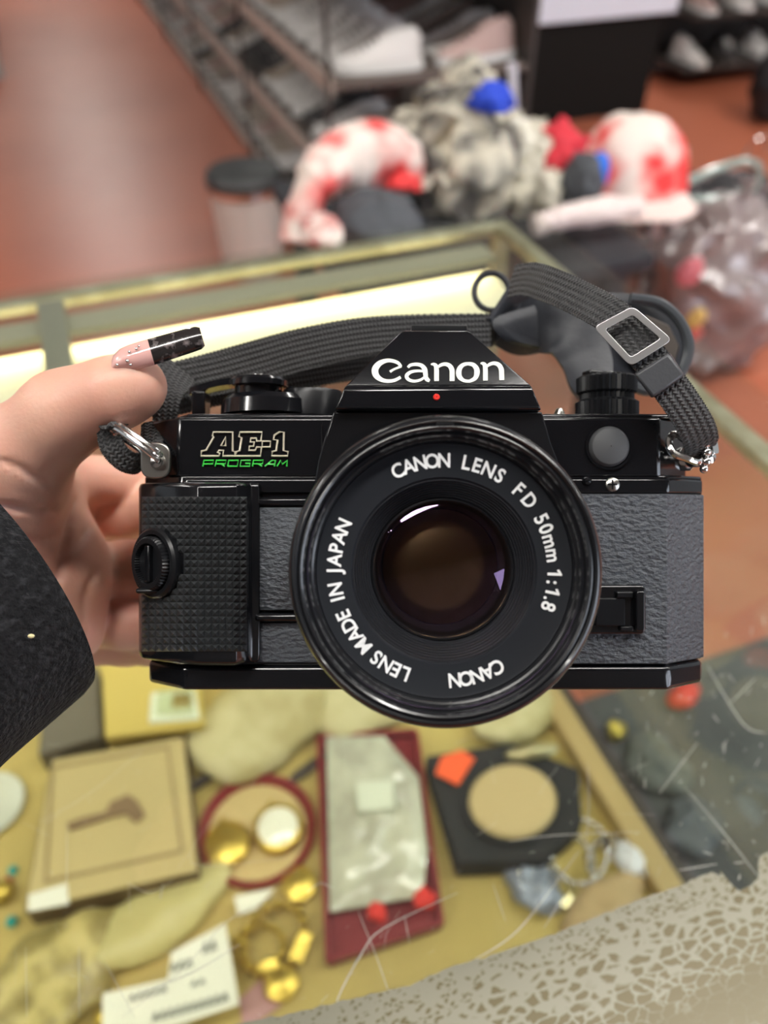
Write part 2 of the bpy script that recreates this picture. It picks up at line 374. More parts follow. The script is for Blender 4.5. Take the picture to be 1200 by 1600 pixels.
# peeling silver border on the near edge
def border_mat():
    m = mat('peeling silver border', (0.5, 0.48, 0.4), 0.35, metal=0.15); nt = m.node_tree; b = nt.nodes['Principled BSDF']
    tc = nt.nodes.new('ShaderNodeTexCoord'); sx = nt.nodes.new('ShaderNodeSeparateXYZ'); nt.links.new(tc.outputs['UV'], sx.inputs[0])
    mp = nt.nodes.new('ShaderNodeMapping'); mp.inputs['Scale'].default_value = (1, 1.9, 1); nt.links.new(tc.outputs['UV'], mp.inputs['Vector'])
    nz = nt.nodes.new('ShaderNodeTexNoise'); nz.inputs['Scale'].default_value = 260; nt.links.new(mp.outputs[0], nz.inputs['Vector'])
    ad = nt.nodes.new('ShaderNodeVectorMath'); ad.operation = 'MULTIPLY_ADD'; nt.links.new(nz.outputs['Color'], ad.inputs[0]); ad.inputs[1].default_value = (.004, .004, 0); nt.links.new(mp.outputs[0], ad.inputs[2])
    # cells grow away from the edge: blend of two scales
    def cells(sc, ft='DISTANCE_TO_EDGE'):
        vo = nt.nodes.new('ShaderNodeTexVoronoi'); vo.feature = ft; vo.inputs['Scale'].default_value = sc; nt.links.new(ad.outputs[0], vo.inputs['Vector']); return vo.outputs['Distance']
    d1, d2 = cells(430, 'F1'), cells(170)
    def mr(fm, fM, tm, tM):
        q = nt.nodes.new('ShaderNodeMapRange'); q.inputs['From Min'].default_value = fm; q.inputs['From Max'].default_value = fM; q.inputs['To Min'].default_value = tm; q.inputs['To Max'].default_value = tM; nt.links.new(sx.outputs[1], q.inputs['Value']); return q.outputs[0]
    nb = nt.nodes.new('ShaderNodeTexNoise'); nb.inputs['Scale'].default_value = 40; nt.links.new(tc.outputs['UV'], nb.inputs['Vector'])
    def gt_(d, thr):
        q = nt.nodes.new('ShaderNodeMath'); q.operation = 'SUBTRACT'; nt.links.new(d, q.inputs[0]); nt.links.new(thr, q.inputs[1])
        c = nt.nodes.new('ShaderNodeMath'); c.operation = 'MULTIPLY'; c.use_clamp = True; nt.links.new(q.outputs[0], c.inputs[0]); c.inputs[1].default_value = 14; return c.outputs[0]
    f1 = gt_(mr(0.0, 0.035, 0.24, 0.62), d1); f2 = gt_(d2, mr(0.0, 0.050, 0.34, -0.05))
    sw = nt.nodes.new('ShaderNodeMath'); sw.operation = 'GREATER_THAN'; nt.links.new(mr(0.002, 0.045, 0, 1), sw.inputs[0])
    sh = nt.nodes.new('ShaderNodeMapRange'); nt.links.new(nb.outputs['Fac'], sh.inputs['Value']); sh.inputs['To Min'].default_value = 0.1; sh.inputs['To Max'].default_value = 0.75
    nt.links.new(sh.outputs[0], sw.inputs[1])
    mx = nt.nodes.new('ShaderNodeMix'); nt.links.new(sw.outputs[0], mx.inputs[0]); nt.links.new(f1, mx.inputs[2]); nt.links.new(f2, mx.inputs[3])
    c = nt.nodes.new('ShaderNodeMix'); c.data_type = 'RGBA'; nt.links.new(mx.outputs[0], c.inputs[0]); c.inputs[6].default_value = (0.21, 0.20, 0.145, 1); c.inputs[7].default_value = (0.100, 0.080, 0.028, 1)
    nt.links.new(c.outputs[2], b.inputs['Base Color']); return m
U0, U1 = -0.62, 0.02
edge = [(370, 1600), (450, 1585), (560, 1558), (640, 1540), (700, 1512), (760, 1495), (850, 1465), (950, 1425), (1000, 1405), (1060, 1385), (1110, 1362), (1122, 1357), (1128, 1372), (1140, 1388), (1152, 1393), (1172, 1385), (1184, 1372), (1186, 1338), (1200, 1332)]
EK = [K(x, y, ZG) for x, y in edge]
EK = sorted([(p.x, p.y) for p in EK] + [(U0, EK[0].y), (U1, -0.545)]); ux = [p[0] for p in EK]; vy = [p[1] for p in EK]
V, Q = [], []; NB = 640
for i in range(NB + 1):
    u_ = U0 + (U1 - U0) * i / NB; t_ = float(np.interp(u_, ux, vy)) + 0.0006 * noise.noise(Vector((u_ * 300, 0, 0)))
    for k in range(7): V.append(Vector((u_, t_ + (VN - t_) * k / 6, ZG + 0.0003)))
for i in range(NB):
    for k in range(6): Q.append((i * 7 + k, i * 7 + k + 1, (i + 1) * 7 + k + 1, (i + 1) * 7 + k))
part('peeling_border', (V, Q), border_mat(), case, MK, smooth=0, uvs=[(p.x, -0.553 - p.y) for p in V], label='flaking silver border over olive backing')

# ------------------------------------------------------------------ the held film camera
gloss = mat('black gloss enamel', (0.006, 0.0065, 0.008), 0.16, coat=0.25, bump=0.04, bscale=900, bdist=0.0002)
satin = mat('satin black', (0.006, 0.0065, 0.008), 0.34, spec=0.35)
ringm = mat('anodised black', (0.008, 0.0085, 0.010), 0.24, coat=0.3, bump=0.05, bscale=1500, bdist=0.0002)
leather = mat('grained leatherette', (0.058, 0.066, 0.078), 0.50, bump=1.0, bscale=620, bdist=0.0012, col2=(0.050, 0.056, 0.066), nscale=500, stretch=(1.0, 1.7, 1.0))
rubber = mat('grip rubber', (0.022, 0.024, 0.026), 0.38)
matte = mat('matte ring face', (0.006, 0.0075, 0.011), 0.6, spec=0.3, bump=0.05, bscale=3000, bdist=0.0001)
chrome = mat('chrome', (0.78, 0.78, 0.76), 0.14, metal=1.0)
brushed = mat('worn steel', (0.42, 0.41, 0.38), 0.28, metal=1.0)
cream = mat('cream lettering', (0.86, 0.85, 0.74), 0.5)
white = mat('white lettering', (0.85, 0.86, 0.86), 0.5)
green = mat('green lettering', (0.04, 0.55, 0.06), 0.4)
redp = mat('red dot', (0.75, 0.03, 0.02), 0.4)
greyb = mat('grey button', (0.060, 0.062, 0.066), 0.6)

MH = MV @ Matrix.Translation(v(665, 1078, -0.018))
hc = thing('film_camera', 'black film camera with silver ringed lens lettering held up by a hand above the glass counter', 'camera', MH)
hc['label'] = 'black film camera with lettered round lens held up above the glass counter'
def plan(xl, xr, ch, zf, back=-0.034, cz=-0.009):
    """outline seen from above: chamfered ends. px positions -> metres"""
    a = [(v(xl, 800, cz).x, cz), (v(xl + ch, 800, zf).x, zf), (v(xr - ch, 800, zf).x, zf), (v(xr, 800, cz).x, cz), (v(xr, 800, cz).x, back + .004), (v(xr - ch, 800, zf).x, back), (v(xl + ch, 800, zf).x, back), (v(xl, 800, cz).x, back + .004)]
    return a
def slab(pl, py0, py1):
    y0, y1 = v(0, py0).y, v(0, py1).y
    return loft([[(x, y0, z) for x, z in pl], [(x, y1, z) for x, z in pl]])
part('body_shell', slab(plan(226, 1097, 56, 0.0), 1040, 742), gloss, hc, MV, bevel=0.0006)
part('bottom_plate', slab(plan(232, 1098, 54, 0.0008, cz=-0.008), 1078, 1040), gloss, hc, MV, bevel=0.0012, segs=3)
part('top_plate', slab(plan(236, 1072, 42, 0.0003), 746, 652), gloss, hc, MV, bevel=0.0007)
part('top_deck', slab(plan(272, 1068, 20, -0.0006), 654, 646), gloss, hc, MV, bevel=0.0006)
part('lower_rim', slab(plan(236, 1098, 54, 0.0009), 771, 748), gloss, hc, MV, bevel=0.0005)
# leatherette: right of the lens, wrapping the chamfer
def wrap(pts, y0p, y1p, t=0.0007):
    y0, y1 = v(0, y0p).y, v(0, y1p).y
    f = [(v(x, 800, z).x, z) for x, z in pts]
    P = f + [(x, z - 0.0012) for x, z in f[::-1]]
    return loft([[(x, y0, z) for x, z in P], [(x, y1, z) for x, z in P]])
part('leatherette', wrap([(850, 0.0010), (1042, 0.0010), (1099, -0.0078), (1099.5, -0.0130)], 1036, 772), leather, hc, MV, bevel=0.0002, label='grey black grained covering right of the lens')
part('leatherette', wrap([(396, 0.0010), (560, 0.0010)], 1034, 972), leather, hc, MV, bevel=0.0002, label='strip of grained covering at the lower left')
gp = [v(x, y, 0) for x, y in ((403, 793), (500, 793), (500, 952), (403, 952))]
pad = []
for i in range(13):
    x = 403 + 97 * i / 12; zz = 0.0014 + 0.0016 * math.sin(math.pi * min(1, i / 7) / 2)
    pad.append([v(x, 793, zz), v(x, 797, zz + .0004), v(x, 948, zz + .0004), v(x, 953, zz), v(x, 953, 0), v(x, 793, 0)])
part('palm_pad', loft(pad), leather, hc, MV, label='raised grained pad beside the lens')
part('pad_ledge', join(slab([(v(400, 0).x, 0), (v(400, 0).x, .0032), (v(520, 0).x, .0032), (v(520, 0).x, 0)], 969, 956)), gloss, hc, MV, bevel=0.0008)
part('front_ridge', slab([(v(400, 0).x, 0), (v(400, 0).x, .0026), (v(520, 0).x, .0026), (v(520, 0).x, 0)], 790, 778), gloss, hc, MV, bevel=0.0006)

# pentaprism housing
ZB = -0.030
def psec(py, xl, xr, zf):
    y = v(0, py, zf).y; a, b = v(xl, py, zf).x, v(xr, py, zf).x
    return [(a, y, zf), (b, y, zf), (b, y, ZB), (a, y, ZB)]
hous = loft([psec(770, 488, 884, .0060), psec(720, 497, 872, .0068), psec(692, 505, 861, .0076), psec(643, 521, 847, .0084)])
part('prism_housing', hous, gloss, hc, MV, bevel=0.0004)
part('prism_band', loft([psec(641, 523, 846, .0104), psec(637, 524, 845, .0112), psec(608, 537, 833, .0112), psec(602, 540, 830, .0104)]), gloss, hc, MV, bevel=0.0004, label='glossy band with red dot')
part('prism_roof', loft([psec(603, 540, 831, .0096), psec(519, 626, 735, .0040), psec(516.5, 632, 730, .0032)]), gloss, hc, MV, bevel=0.0004)
zl = lambda y: 0.0096 + (603 - y) / (603 - 519) * (0.0040 - 0.0096) + 0.00005
def c2(px, py, w): return (500 + px / 3, 480 + py / 3, w / 3)
LOGO = [[(380, 279, 13), (366, 262, 15), (340, 252, 16), (312, 251, 18), (282, 262, 24), (262, 283, 30), (258, 304, 31), (268, 326, 26), (292, 342, 19), (322, 347, 16), (352, 342, 15), (378, 328, 13)],
        [(382, 277, 11), (360, 286, 10), (342, 294, 10), (328, 303, 12)],
        [(412, 283, 12), (424, 272, 14), (448, 268, 15), (474, 273, 18), (490, 290, 22), (494, 312, 22), (496, 330, 20), (504, 340, 19), (514, 346, 12)],
        [(488, 301, 10), (455, 299, 12), (424, 305, 15), (406, 322, 18), (416, 340, 15), (442, 347, 13), (470, 341, 12), (490, 328, 10)],
        [(520, 268, 6), (532, 268, 14), (543, 276, 20), (546, 296, 22), (546, 320, 22), (546, 346, 22)],
        [(548, 288, 8), (562, 274, 14), (584, 267, 16), (606, 274, 20), (618, 294, 23), (619, 320, 23), (619, 346, 23)],
        [(693, 265, 15), (717, 270, 19), (733, 288, 24), (735, 310, 25), (727, 332, 20), (706, 345, 15), (693, 347, 14), (672, 343, 16), (655, 328, 22), (650, 307, 25), (656, 285, 22), (672, 270, 17), (693, 265, 15)],
        [(752, 264, 6), (762, 264, 14), (772, 272, 20), (775, 292, 22), (775, 318, 22), (775, 344, 22)],
        [(777, 284, 8), (792, 270, 14), (814, 263, 16), (836, 270, 20), (849, 290, 23), (851, 316, 23), (852, 342, 23)]]
part('maker_lettering', join(*[stroke([c2(*p) for p in st], zl, 0.00018) for st in LOGO]), cream, hc, MV, smooth=0, label='cream maker lettering on the prism')
part('alignment_dot', lathe([(0.0001, .0004), (.0006, .0004), (.0008, .0001), (.0008, -.0002)], 20, c=v(682, 620.5, .0113)), redp, hc, MV)
# name plate
def c1(x, y): return v(200 + x * .3, 480 + y * .3, .0007)
AE = [[(380, 775), (383, 749), (408, 744), (447, 676), (440, 672), (444, 651), (545, 651), (545, 749), (558, 752), (556, 775), (494, 775), (498, 746), (474, 746), (466, 756), (478, 760), (474, 775)],
      [(484, 722), (509, 722), (509, 676)],
      [(560, 775), (566, 752), (582, 747), (592, 680), (578, 674), (583, 651), (698, 651), (692, 697), (670, 697), (668, 682), (640, 682), (637, 702), (658, 702), (654, 724), (633, 724), (629, 745), (663, 745), (670, 729), (696, 729), (690, 775)],
      [(700, 698), (742, 698), (740, 728), (698, 728)],
      [(748, 775), (752, 752), (772, 747), (779, 692), (758, 690), (762, 667), (788, 651), (812, 651), (810, 747), (834, 753), (832, 775)]]
part('model_lettering', join(*[tube([c1(*p) for p in st], 0.00025, 8, True, k=1) for st in AE]), mat('gilt lettering', (0.72, 0.66, 0.52), 0.35, metal=0.2), hc, MV, label='outlined gilt letters')
GL = dict(P=[[(0, 0), (0, 1), (1, 1), (1, .4), (0, .4)]], R=[[(0, 0), (0, 1), (1, 1), (1, .42), (0, .42)], [(.55, .42), (1, 0)]], O=[[(0, 0), (0, 1), (1, 1), (1, 0), (0, 0)]],
          G=[[(1, 1), (0, 1), (0, 0), (1, 0), (1, .5), (.5, .5)]], A=[[(0, 0), (.65, 1), (1, 1), (1, 0)], [(.3, .36), (1, .36)]], M=[[(0, 0), (.25, 1), (.5, .35), (.95, 1), (1, 0)]])
st = []
for i, ch in enumerate('PROGRAM'):
    x0 = 390 + i * 64.5
    for g in GL[ch]:
        st.append(tube([c1(x0 + x * 50 + y * 6, 829 - y * 31) for x, y in g], 0.00021, 6, False, k=1))
part('mode_lettering', join(*st), green, hc, MV, label='green lettering below the gilt letters')
# front step line right of the name plate
part('plate_seam', join(box(v(502, 0).x, v(503.5, 0).x, v(0, 745).y, v(0, 662).y, 0, .0006)), satin, hc, MV, smooth=0)

# grip on the left of the picture
GP = [(217, -.0045), (222, -.0020), (250, .0020), (285, .0062), (310, .0080), (368, .0080), (384, .0056), (392, .0032), (406, .0026), (408, -.002), (228, -.012), (218, -.012)]
gpl = [(v(x, 800, z).x, z) for x, z in GP]
def gsec(py, f): 
    cx = sum(p[0] for p in gpl) / len(gpl); return [(cx + (x - cx) * f, v(0, py, .004).y, z * (1 if z < 0 else f ** 6)) for x, z in gpl]
part('grip', loft([gsec(1037, .965), gsec(1032, .99), gsec(1024, 1), gsec(762, 1), gsec(757, .99), gsec(753.5, .96)]), gloss, hc, MV, bevel=0.0005, label='black gloss hand grip')
def zg(x):
    P = [(217, -.0045), (222, -.0020), (250, .0020), (285, .0062), (310, .0080), (368, .0080), (384, .0056), (392, .0032)]
    for (a, za), (b, zb) in zip(P[:-1], P[1:]):
        if x <= b: return za + (zb - za) * (x - a) / (b - a)
    return P[-1][1]
pv, pf = [], []
NCOL, NROW = 15, 22
for r in range(NROW):
    for c in range(NCOL):
        x0, x1 = 221 + c * 11.0, 221 + (c + 1) * 11.0; y0, y1 = 776 + r * 11.0, 776 + (r + 1) * 11.0
        xm, ym = (x0 + x1) / 2, (y0 + y1) / 2
        if ((xm - 238) / 46) ** 2 + ((ym - 880) / 54) ** 2 < 1: continue
        e = .00035; n = len(pv)
        pv += [v(x0, y0, zg(x0) + e), v(x1, y0, zg(x1) + e), v(x1, y1, zg(x1) + e), v(x0, y1, zg(x0) + e), v(xm, ym, zg(xm) + .0014)]
        pf += [(n, n + 1, n + 4), (n + 1, n + 2, n + 4), (n + 2, n + 3, n + 4), (n + 3, n, n + 4)]
part('grip_pad', (pv, pf), rubber, hc, MV, smooth=0, label='rubber pad of small pyramids')
# coin knob on the slanted face of the grip
kc = v(243, 880, .0018)
T = Matrix.Translation(kc) @ Matrix.Rotation(R(-38), 4, 'Y') 
part('knob_surround', xf(lathe([(.0088, -.003), (.0088, .0006), (.0082, .0012), (.0072, .0012), (.0070, .0002)], 48), T), satin, hc, MV)
kb = part('battery_knob', xf(lathe([(.0001, .0014), (.0046, .0014), (.0050, .0026), (.0062, .0026), (.0066, .0020), (.0067, -.002)], 96, lobes=48, amp=.00012), T), satin, hc, MV, label='knurled knob with a coin slot')
part('slot_bar', xf(join(box(-.0009, .0009, -.0045, .0045, .0010, .0027)), T), gloss, kb, MV, bevel=.0003)
part('knob_rest', box(v(219, 0, 0).x, v(252, 0, .002).x, v(0, 925, 0).y, v(0, 917, 0).y, -.003, .0042), satin, hc, MV, bevel=.0006)

# right side: button, screw, slider
part('release_button', lathe([(.0001, .0024), (.0030, .0022), (.0044, .0016), (.0050, .0006), (.0051, -.0005)], 48, c=v(951, 698, .0005)), greyb, hc, MV, label='round grey button')
part('button_collar', lathe([(.0052, -.0003), (.0052, .0007), (.0058, .0007), (.0058, -.0003)], 48, c=v(951, 698, .0004)), gloss, hc, MV)
sc = part('screw', lathe([(.0001, .0009), (.0010, .0008), (.0017, .0003), (.0018, -.0004)], 24, c=v(957, 757, .0011)), brushed, hc, MV)
part('screw_slot', xf(join(box(-.0012, .0012, -.0002, .0002, 0, .00015), box(-.0002, .0002, -.0012, .0012, 0, .00015)), Matrix.Translation(v(957, 757, .0020))), satin, sc, MV, smooth=0)
part('screw', lathe([(.0001, .0012), (.0008, .0010), (.0012, .0002), (.0012, -.0006)], 20, c=v(917, 752, .0010)), gloss, hc, MV)
part('screw', lathe([(.0001, .0014), (.0008, .0012), (.0013, .0002), (.0013, -.003)], 20, axis='y', c=v(874, 646, -.006)), brushed, hc, MV, label='tiny steel screw on top')
sl = part('slider_recess', xf(ext_z(rrect(v(880, 0, .002).x, v(1008, 0, .002).x, v(0, 990, .002).y, v(0, 914, .002).y, .0012), .0009, .0026), I4), gloss, hc, MV, bevel=.0004, label='black slider beside the lens')
part('slider_button', xf(ext_z(rrect(v(990, 0, .003).x, v(1004, 0, .003).x, v(0, 985, .003).y, v(0, 922, .003).y, .0008), .0026, .0050), I4), gloss, sl, MV, bevel=.0003)
part('slider_stop', join(box(v(962, 0, .003).x, v(988, 0, .003).x, v(0, 934, .003).y, v(0, 924, .003).y, .0026, .0040), box(v(968, 0, .003).x, v(988, 0, .003).x, v(0, 986, .003).y, v(0, 978, .003).y, .0026, .0040), box(v(930, 0, .003).x, v(976, 0, .003).x, v(0, 978, .003).y, v(0, 934, .003).y, .0026, .0036)), satin, sl, MV, bevel=.0003)

# top controls (axis up)
def topdial(name, px, y0, y1, rpx, z, prof, m, label=None, lobes=0, amp=0, parent=None, n=64):
    c = v(px, y0, z); r = s(rpx, z); H = v(px, y1, z).y - c.y
    return part(name, lathe([(a * r if a else 1e-4, b * H) for a, b in prof], n, axis='y', c=(c.x, c.y, c.z), lobes=lobes, amp=amp), m, parent or hc, MV, label=label)
sd = topdial('shutter_dial', 404, 656, 592, 46, -.013, [(.92, 0), (.92, .45), (.80, .50), (.80, .78), (1, .80), (1, .93), (.9, 1), (.4, 1), (.35, .9), (0, .9)], gloss, 'stacked round dial on top')
topdial('release_button', 404, 603, 586, 15, -.013, [(1, 0), (1, .8), (.7, 1), (0, 1)], chrome, 'small chrome shutter button', parent=sd)
part('dial_collar', lathe([(.0001, .0052), (.0110, .0050), (.0125, .0036), (.0128, 0)], 64, axis='y', c=v(420, 650, -.016)), gloss, hc, MV)
topdial('counter_window', 488, 652, 612, 48, -.016, [(1, 0), (1, .85), (.95, 1), (0, 1)], satin)
arm = [v(x, y, -.020) for x, y in ((300, 612), (340, 600), (380, 596), (430, 600), (462, 612))]
part('advance_lever', loft([[p + Vector((0, -.0012, .003)), p + Vector((0, .0006, .003)), p + Vector((0, .0006, -.004)), p + Vector((0, -.0012, -.004))] for p in smooth_path(arm, 5)]), gloss, hc, MV)
part('lever_post', box(v(303, 0, -.018).x, v(324, 0, -.018).x, v(0, 652, -.018).y, v(0, 613, -.018).y, -.022, -.015), gloss, hc, MV, bevel=.0005)
rk = topdial('rewind_dial', 948, 652, 588, 47, -.018, [(1.0, 0), (1.0, .35), (.85, .42), (.85, .55), (.95, .6), (.95, .95), (.85, 1), (0, 1)], satin, 'knurled dial under the strap', lobes=32, amp=.0003, n=128)
part('rewind_crank', xf(box(-.006, .006, -.0003, .0012, -.0020, .0020), Matrix.Translation(v(945, 588, -.018)) @ Matrix.Rotation(R(20), 4, 'Y')), gloss, rk, MV, bevel=.0004)
part('hot_shoe', box(v(640, 0, -.02).x, v(722, 0, -.02).x, v(0, 524, -.02).y - .002, v(0, 524, -.02).y - .0004, -.029, -.006), satin, hc, MV, bevel=.0003)

# ---------------------------------------------------------------- lens
LX, LY = v(697.5, 895, .041).x, v(697.5, 895, .041).y
def ln(name, prof, m, n=128, label=None, parent=None, **k): return part(name, lathe([(a / 1000, b / 1000) for a, b in prof], n, c=(LX, LY, 0), **k), m, parent or lens, MV, label=label)
lens = part('lens', lathe([(24.5 / 1000, 0), (24.5 / 1000, .007), (28 / 1000, .009), (29.6 / 1000, .011), (29.6 / 1000, .017), (.027, .017), (.015, .018), (.0149, .006), (.0001, .006)], 96, c=(LX, LY, 0)), satin, hc, MV, label='black lens with lettered front ring')
ln('focus_ring', [(29, 15), (31.3, 15.2), (31.9, 16), (31.9, 29), (31.4, 29.8), (29, 30)], ringm, 360, 'ribbed focusing ring', lobes=60, amp=.00028)
ln('front_ring', [(30.0, 29.6), (31.0, 30.2), (31.3, 31.5), (31.3, 33.8), (30.9, 34.1), (30.9, 34.9), (31.4, 35.3), (31.55, 37.8), (31.2, 39.4), (30.6, 40.3), (30.1, 40.5), (29.75, 40.1), (29.5, 39.8), (29.25, 40.1), (28.9, 40.2), (28.5, 39.9), (28.2, 38.9), (28.0, 38.6), (27.7, 38.7), (27.35, 38.2), (27.0, 37.0), (26.6, 36.8), (26.3, 36.2), (26.2, 34.6)], ringm, 180, 'glossy bayonet front ring')
part('index_notch', xf(box(-.0017, .0017, -.0003, .0003, 0, .00018), Matrix.Translation((LX - .0002, LY + .02955, .0401))), satin, lens, MV, bevel=.00005)
ln('name_ring', [(26.3, 35.1), (26.1, 35.3), (25.5, 35.1), (19.2, 34.7), (18.9, 34.3)], matte, 180, 'matte name ring')
st = [(18.9, 34.4)]
for i in range(8):
    r0 = 18.8 - i * .46; z0 = 34.3 - i * .52
    st += [(r0, z0), (r0 - .08, z0 + .10), (r0 - .28, z0 + .10), (r0 - .36, z0 - .02), (r0 - .38, z0 - .42)]
st += [(15.1, 30.2), (14.9, 30.0)]
ln('baffle_steps', st, mat('step black', (0.014, 0.015, 0.018), 0.3, spec=.6), 180, 'stepped rings around the front glass')
ln('bezel', [(14.95, 30.0), (14.9, 30.7), (14.5, 30.8), (14.2, 30.3), (14.1, 29.0), (13.6, 25.0), (12.8, 23.2), (12.3, 18.0)], gloss, 128)
# glass elements: coated front dome and an inner convex element
def coat_mat(name, F0, tint, rough=0.02, base=(0.0, 0.0, 0.0)):
    m = bpy.data.materials.new(name); m.use_nodes = True; nt = m.node_tree; nt.nodes.clear()
    o = nt.nodes.new('ShaderNodeOutputMaterial'); t = nt.nodes.new('ShaderNodeBsdfTransparent'); t.inputs[0].default_value = (*base, 1)
    g = nt.nodes.new('ShaderNodeBsdfGlossy'); g.inputs[0].default_value = (*tint, 1); g.inputs['Roughness'].default_value = rough
    lw = nt.nodes.new('ShaderNodeLayerWeight'); lw.inputs[0].default_value = 0.25
    mr = nt.nodes.new('ShaderNodeMapRange'); mr.inputs['To Min'].default_value = F0; mr.inputs['To Max'].default_value = 0.5; nt.links.new(lw.outputs['Facing'], mr.inputs['Value'])
    mx = nt.nodes.new('ShaderNodeMixShader'); nt.links.new(mr.outputs[0], mx.inputs[0]); nt.links.new(t.outputs[0], mx.inputs[1]); nt.links.new(g.outputs[0], mx.inputs[2]); nt.links.new(mx.outputs[0], o.inputs[0]); return m
def dome(r, z_edge, sag, n=24):
    Rr = (r * r + sag * sag) / (2 * sag); P = []
    for i in range(n + 1):
        q = r * (1 - i / n); P.append((max(q, .001), z_edge + math.sqrt(max(0, Rr * Rr - q * q)) - (Rr - sag)))
    return P
ln('front_element', dome(14.15, 29.6, 2.9), coat_mat('coated glass', 0.035, (0.82, 0.55, 1.0), base=(0.9, 0.88, 0.9)), 128, 'coated front glass')
ln('inner_element', dome(12.6, 23.0, 2.3), coat_mat('amber coated glass', 0.22, (1.0, 0.66, 0.34), rough=.24, base=(0.02, 0.01, 0.01)), 128, 'amber inner glass')
# ring lettering, each letter a flat raised shape
def glyph(ch, size):
    cu = bpy.data.curves.new('glyph', 'FONT'); cu.body = ch; cu.size = size; cu.extrude = 0.00008; cu.offset = size * 0.022; cu.align_x = 'CENTER'; cu.resolution_u = 4
    if ch == '1':
        bpy.data.curves.remove(cu); w = size * .085; h = size * .72; T_ = .00008
        P = [(-w * .2, 0), (w, 0), (w, h), (-w * .1, h), (-w * 3, h * .80), (-w * 2.6, h * .64), (-w * .2 - w * .6, h * .76), (-w * .8, 0)]
        return ext_z(P, -T_, T_)
    o = bpy.data.objects.new('glyph', cu); COL.objects.link(o); dg = bpy.context.evaluated_depsgraph_get(); me = bpy.data.meshes.new_from_object(o.evaluated_get(dg))
    g = ([p.co.copy() for p in me.vertices], [tuple(p.vertices) for p in me.polygons]); bpy.data.objects.remove(o); bpy.data.curves.remove(cu); bpy.data.meshes.remove(me); return g
WORDS = [('CANON', -25, 0), ('LENS', 11.5, 30.5), ('FD', 42.5, 50.5), ('50mm', 62, 82), ('1', 91.8, 91.8), (':', 96.2, 96.2), ('1', 101.5, 101.5), ('.', 105, 105), ('8', 109, 109),
         ('CANON', 151, 174.5), ('LENS', 200.5, 218), ('MADE', 227, 246), ('IN', 255, 260.3), ('JAPAN', 270, 294)]
gs = []; CAPW = dict(J=.8, I=.4, L=.85, E=.9, F=.9, S=.95, N=1.1, M=1.3, m=1.35, A=1.05)
for w, a0, a1 in WORDS:
    wid = [CAPW.get(c, 1.0) for c in w]; pos = [0]
    for i in range(1, len(w)): pos.append(pos[-1] + (wid[i - 1] + wid[i]) / 2)
    tot = pos[-1] or 1
    for c, p in zip(w, pos):
        a = a0 + (a1 - a0) * p / tot; sz = 0.0041
        g = glyph(c, sz)
        Mx = Matrix.Translation((LX, LY, .03505)) @ Matrix.Rotation(-R(a), 4, 'Z') @ Matrix.Translation((0, .0212, 0)) @ Matrix.Scale(0.9, 4, (1, 0, 0))
        gs.append(xf(g, Mx))
part('ring_lettering', join(*gs), white, lens, MV, smooth=0, label='white lettering around the glass')

# ---------------------------------------------------------------- strap lugs (fixed to the camera)
lg = part('strap_lug', ext_z(rrect(v(219, 0, .003).x, v(265, 0, .003).x, v(0, 748, .003).y, v(0, 691, .003).y, .0028), .0012, .0030), brushed, hc, MV, bevel=.0004, label='rounded steel lug at the hand side')
part('lug_post', lathe([(.0001, .0016), (.0014, .0013), (.0018, .0003), (.0018, 0)], 20, c=v(246, 722, .0030)), chrome, lg, MV)
lg2 = part('strap_lug', xf(lathe([(.0001, .004), (.0016, .0036), (.0024, .002), (.0024, -.003), (.0032, -.004), (.0032, -.006)], 24), Matrix.Translation(v(1094, 715, -.004)) @ Matrix.Rotation(R(25), 4, 'Y')), chrome, hc, MV, label='turned steel lug at the free side')
for (x, y, r) in ((1101, 692, .0015), (1104, 706, .0012), (1103, 721, .0013), (1100, 733, .0011)):
    part('lug_bead', ellipsoid(v(x, y, .0005), (r, r, r), 16, 10), chrome, lg2, MV)
part('lug_tab', xf(ext_z(rrect(-.0014, .0014, -.0046, .0030, .0010), -.0005, .0005), Matrix.Translation(v(1113, 682, -.001)) @ Matrix.Rotation(R(8), 4, 'Z') @ Matrix.Rotation(R(35), 4, 'Y')), chrome, lg2, MV, bevel=.0002)

# ------------------------------------------------------------------ the strap
web = webbing_mat('black webbing', (0.020, 0.020, 0.021))
padm = mat('dark leather pad', (0.016, 0.018, 0.024), 0.5, bump=0.3, bscale=500, bdist=.0004)
padin = mat('brown pad lining', (0.045, 0.034, 0.026), 0.6)
st_ = thing('camera_strap', 'black woven neck strap with square steel buckle looping behind the black film camera', 'camera strap', MV @ Matrix.Translation(v(1090, 700, -.004)))
def seg(name, pts, W, width, thick=.0011, teeth=.00016, m=None, label=None, parent=None):
    g = ribbon([v(x, y, z) for x, y, z in pts], [Vector(w) for w in W], width, thick, teeth=teeth)
    return part(name, (g[0], g[1]), m or web, parent or st_, MV, uvs=g[2], smooth=60, label=label)
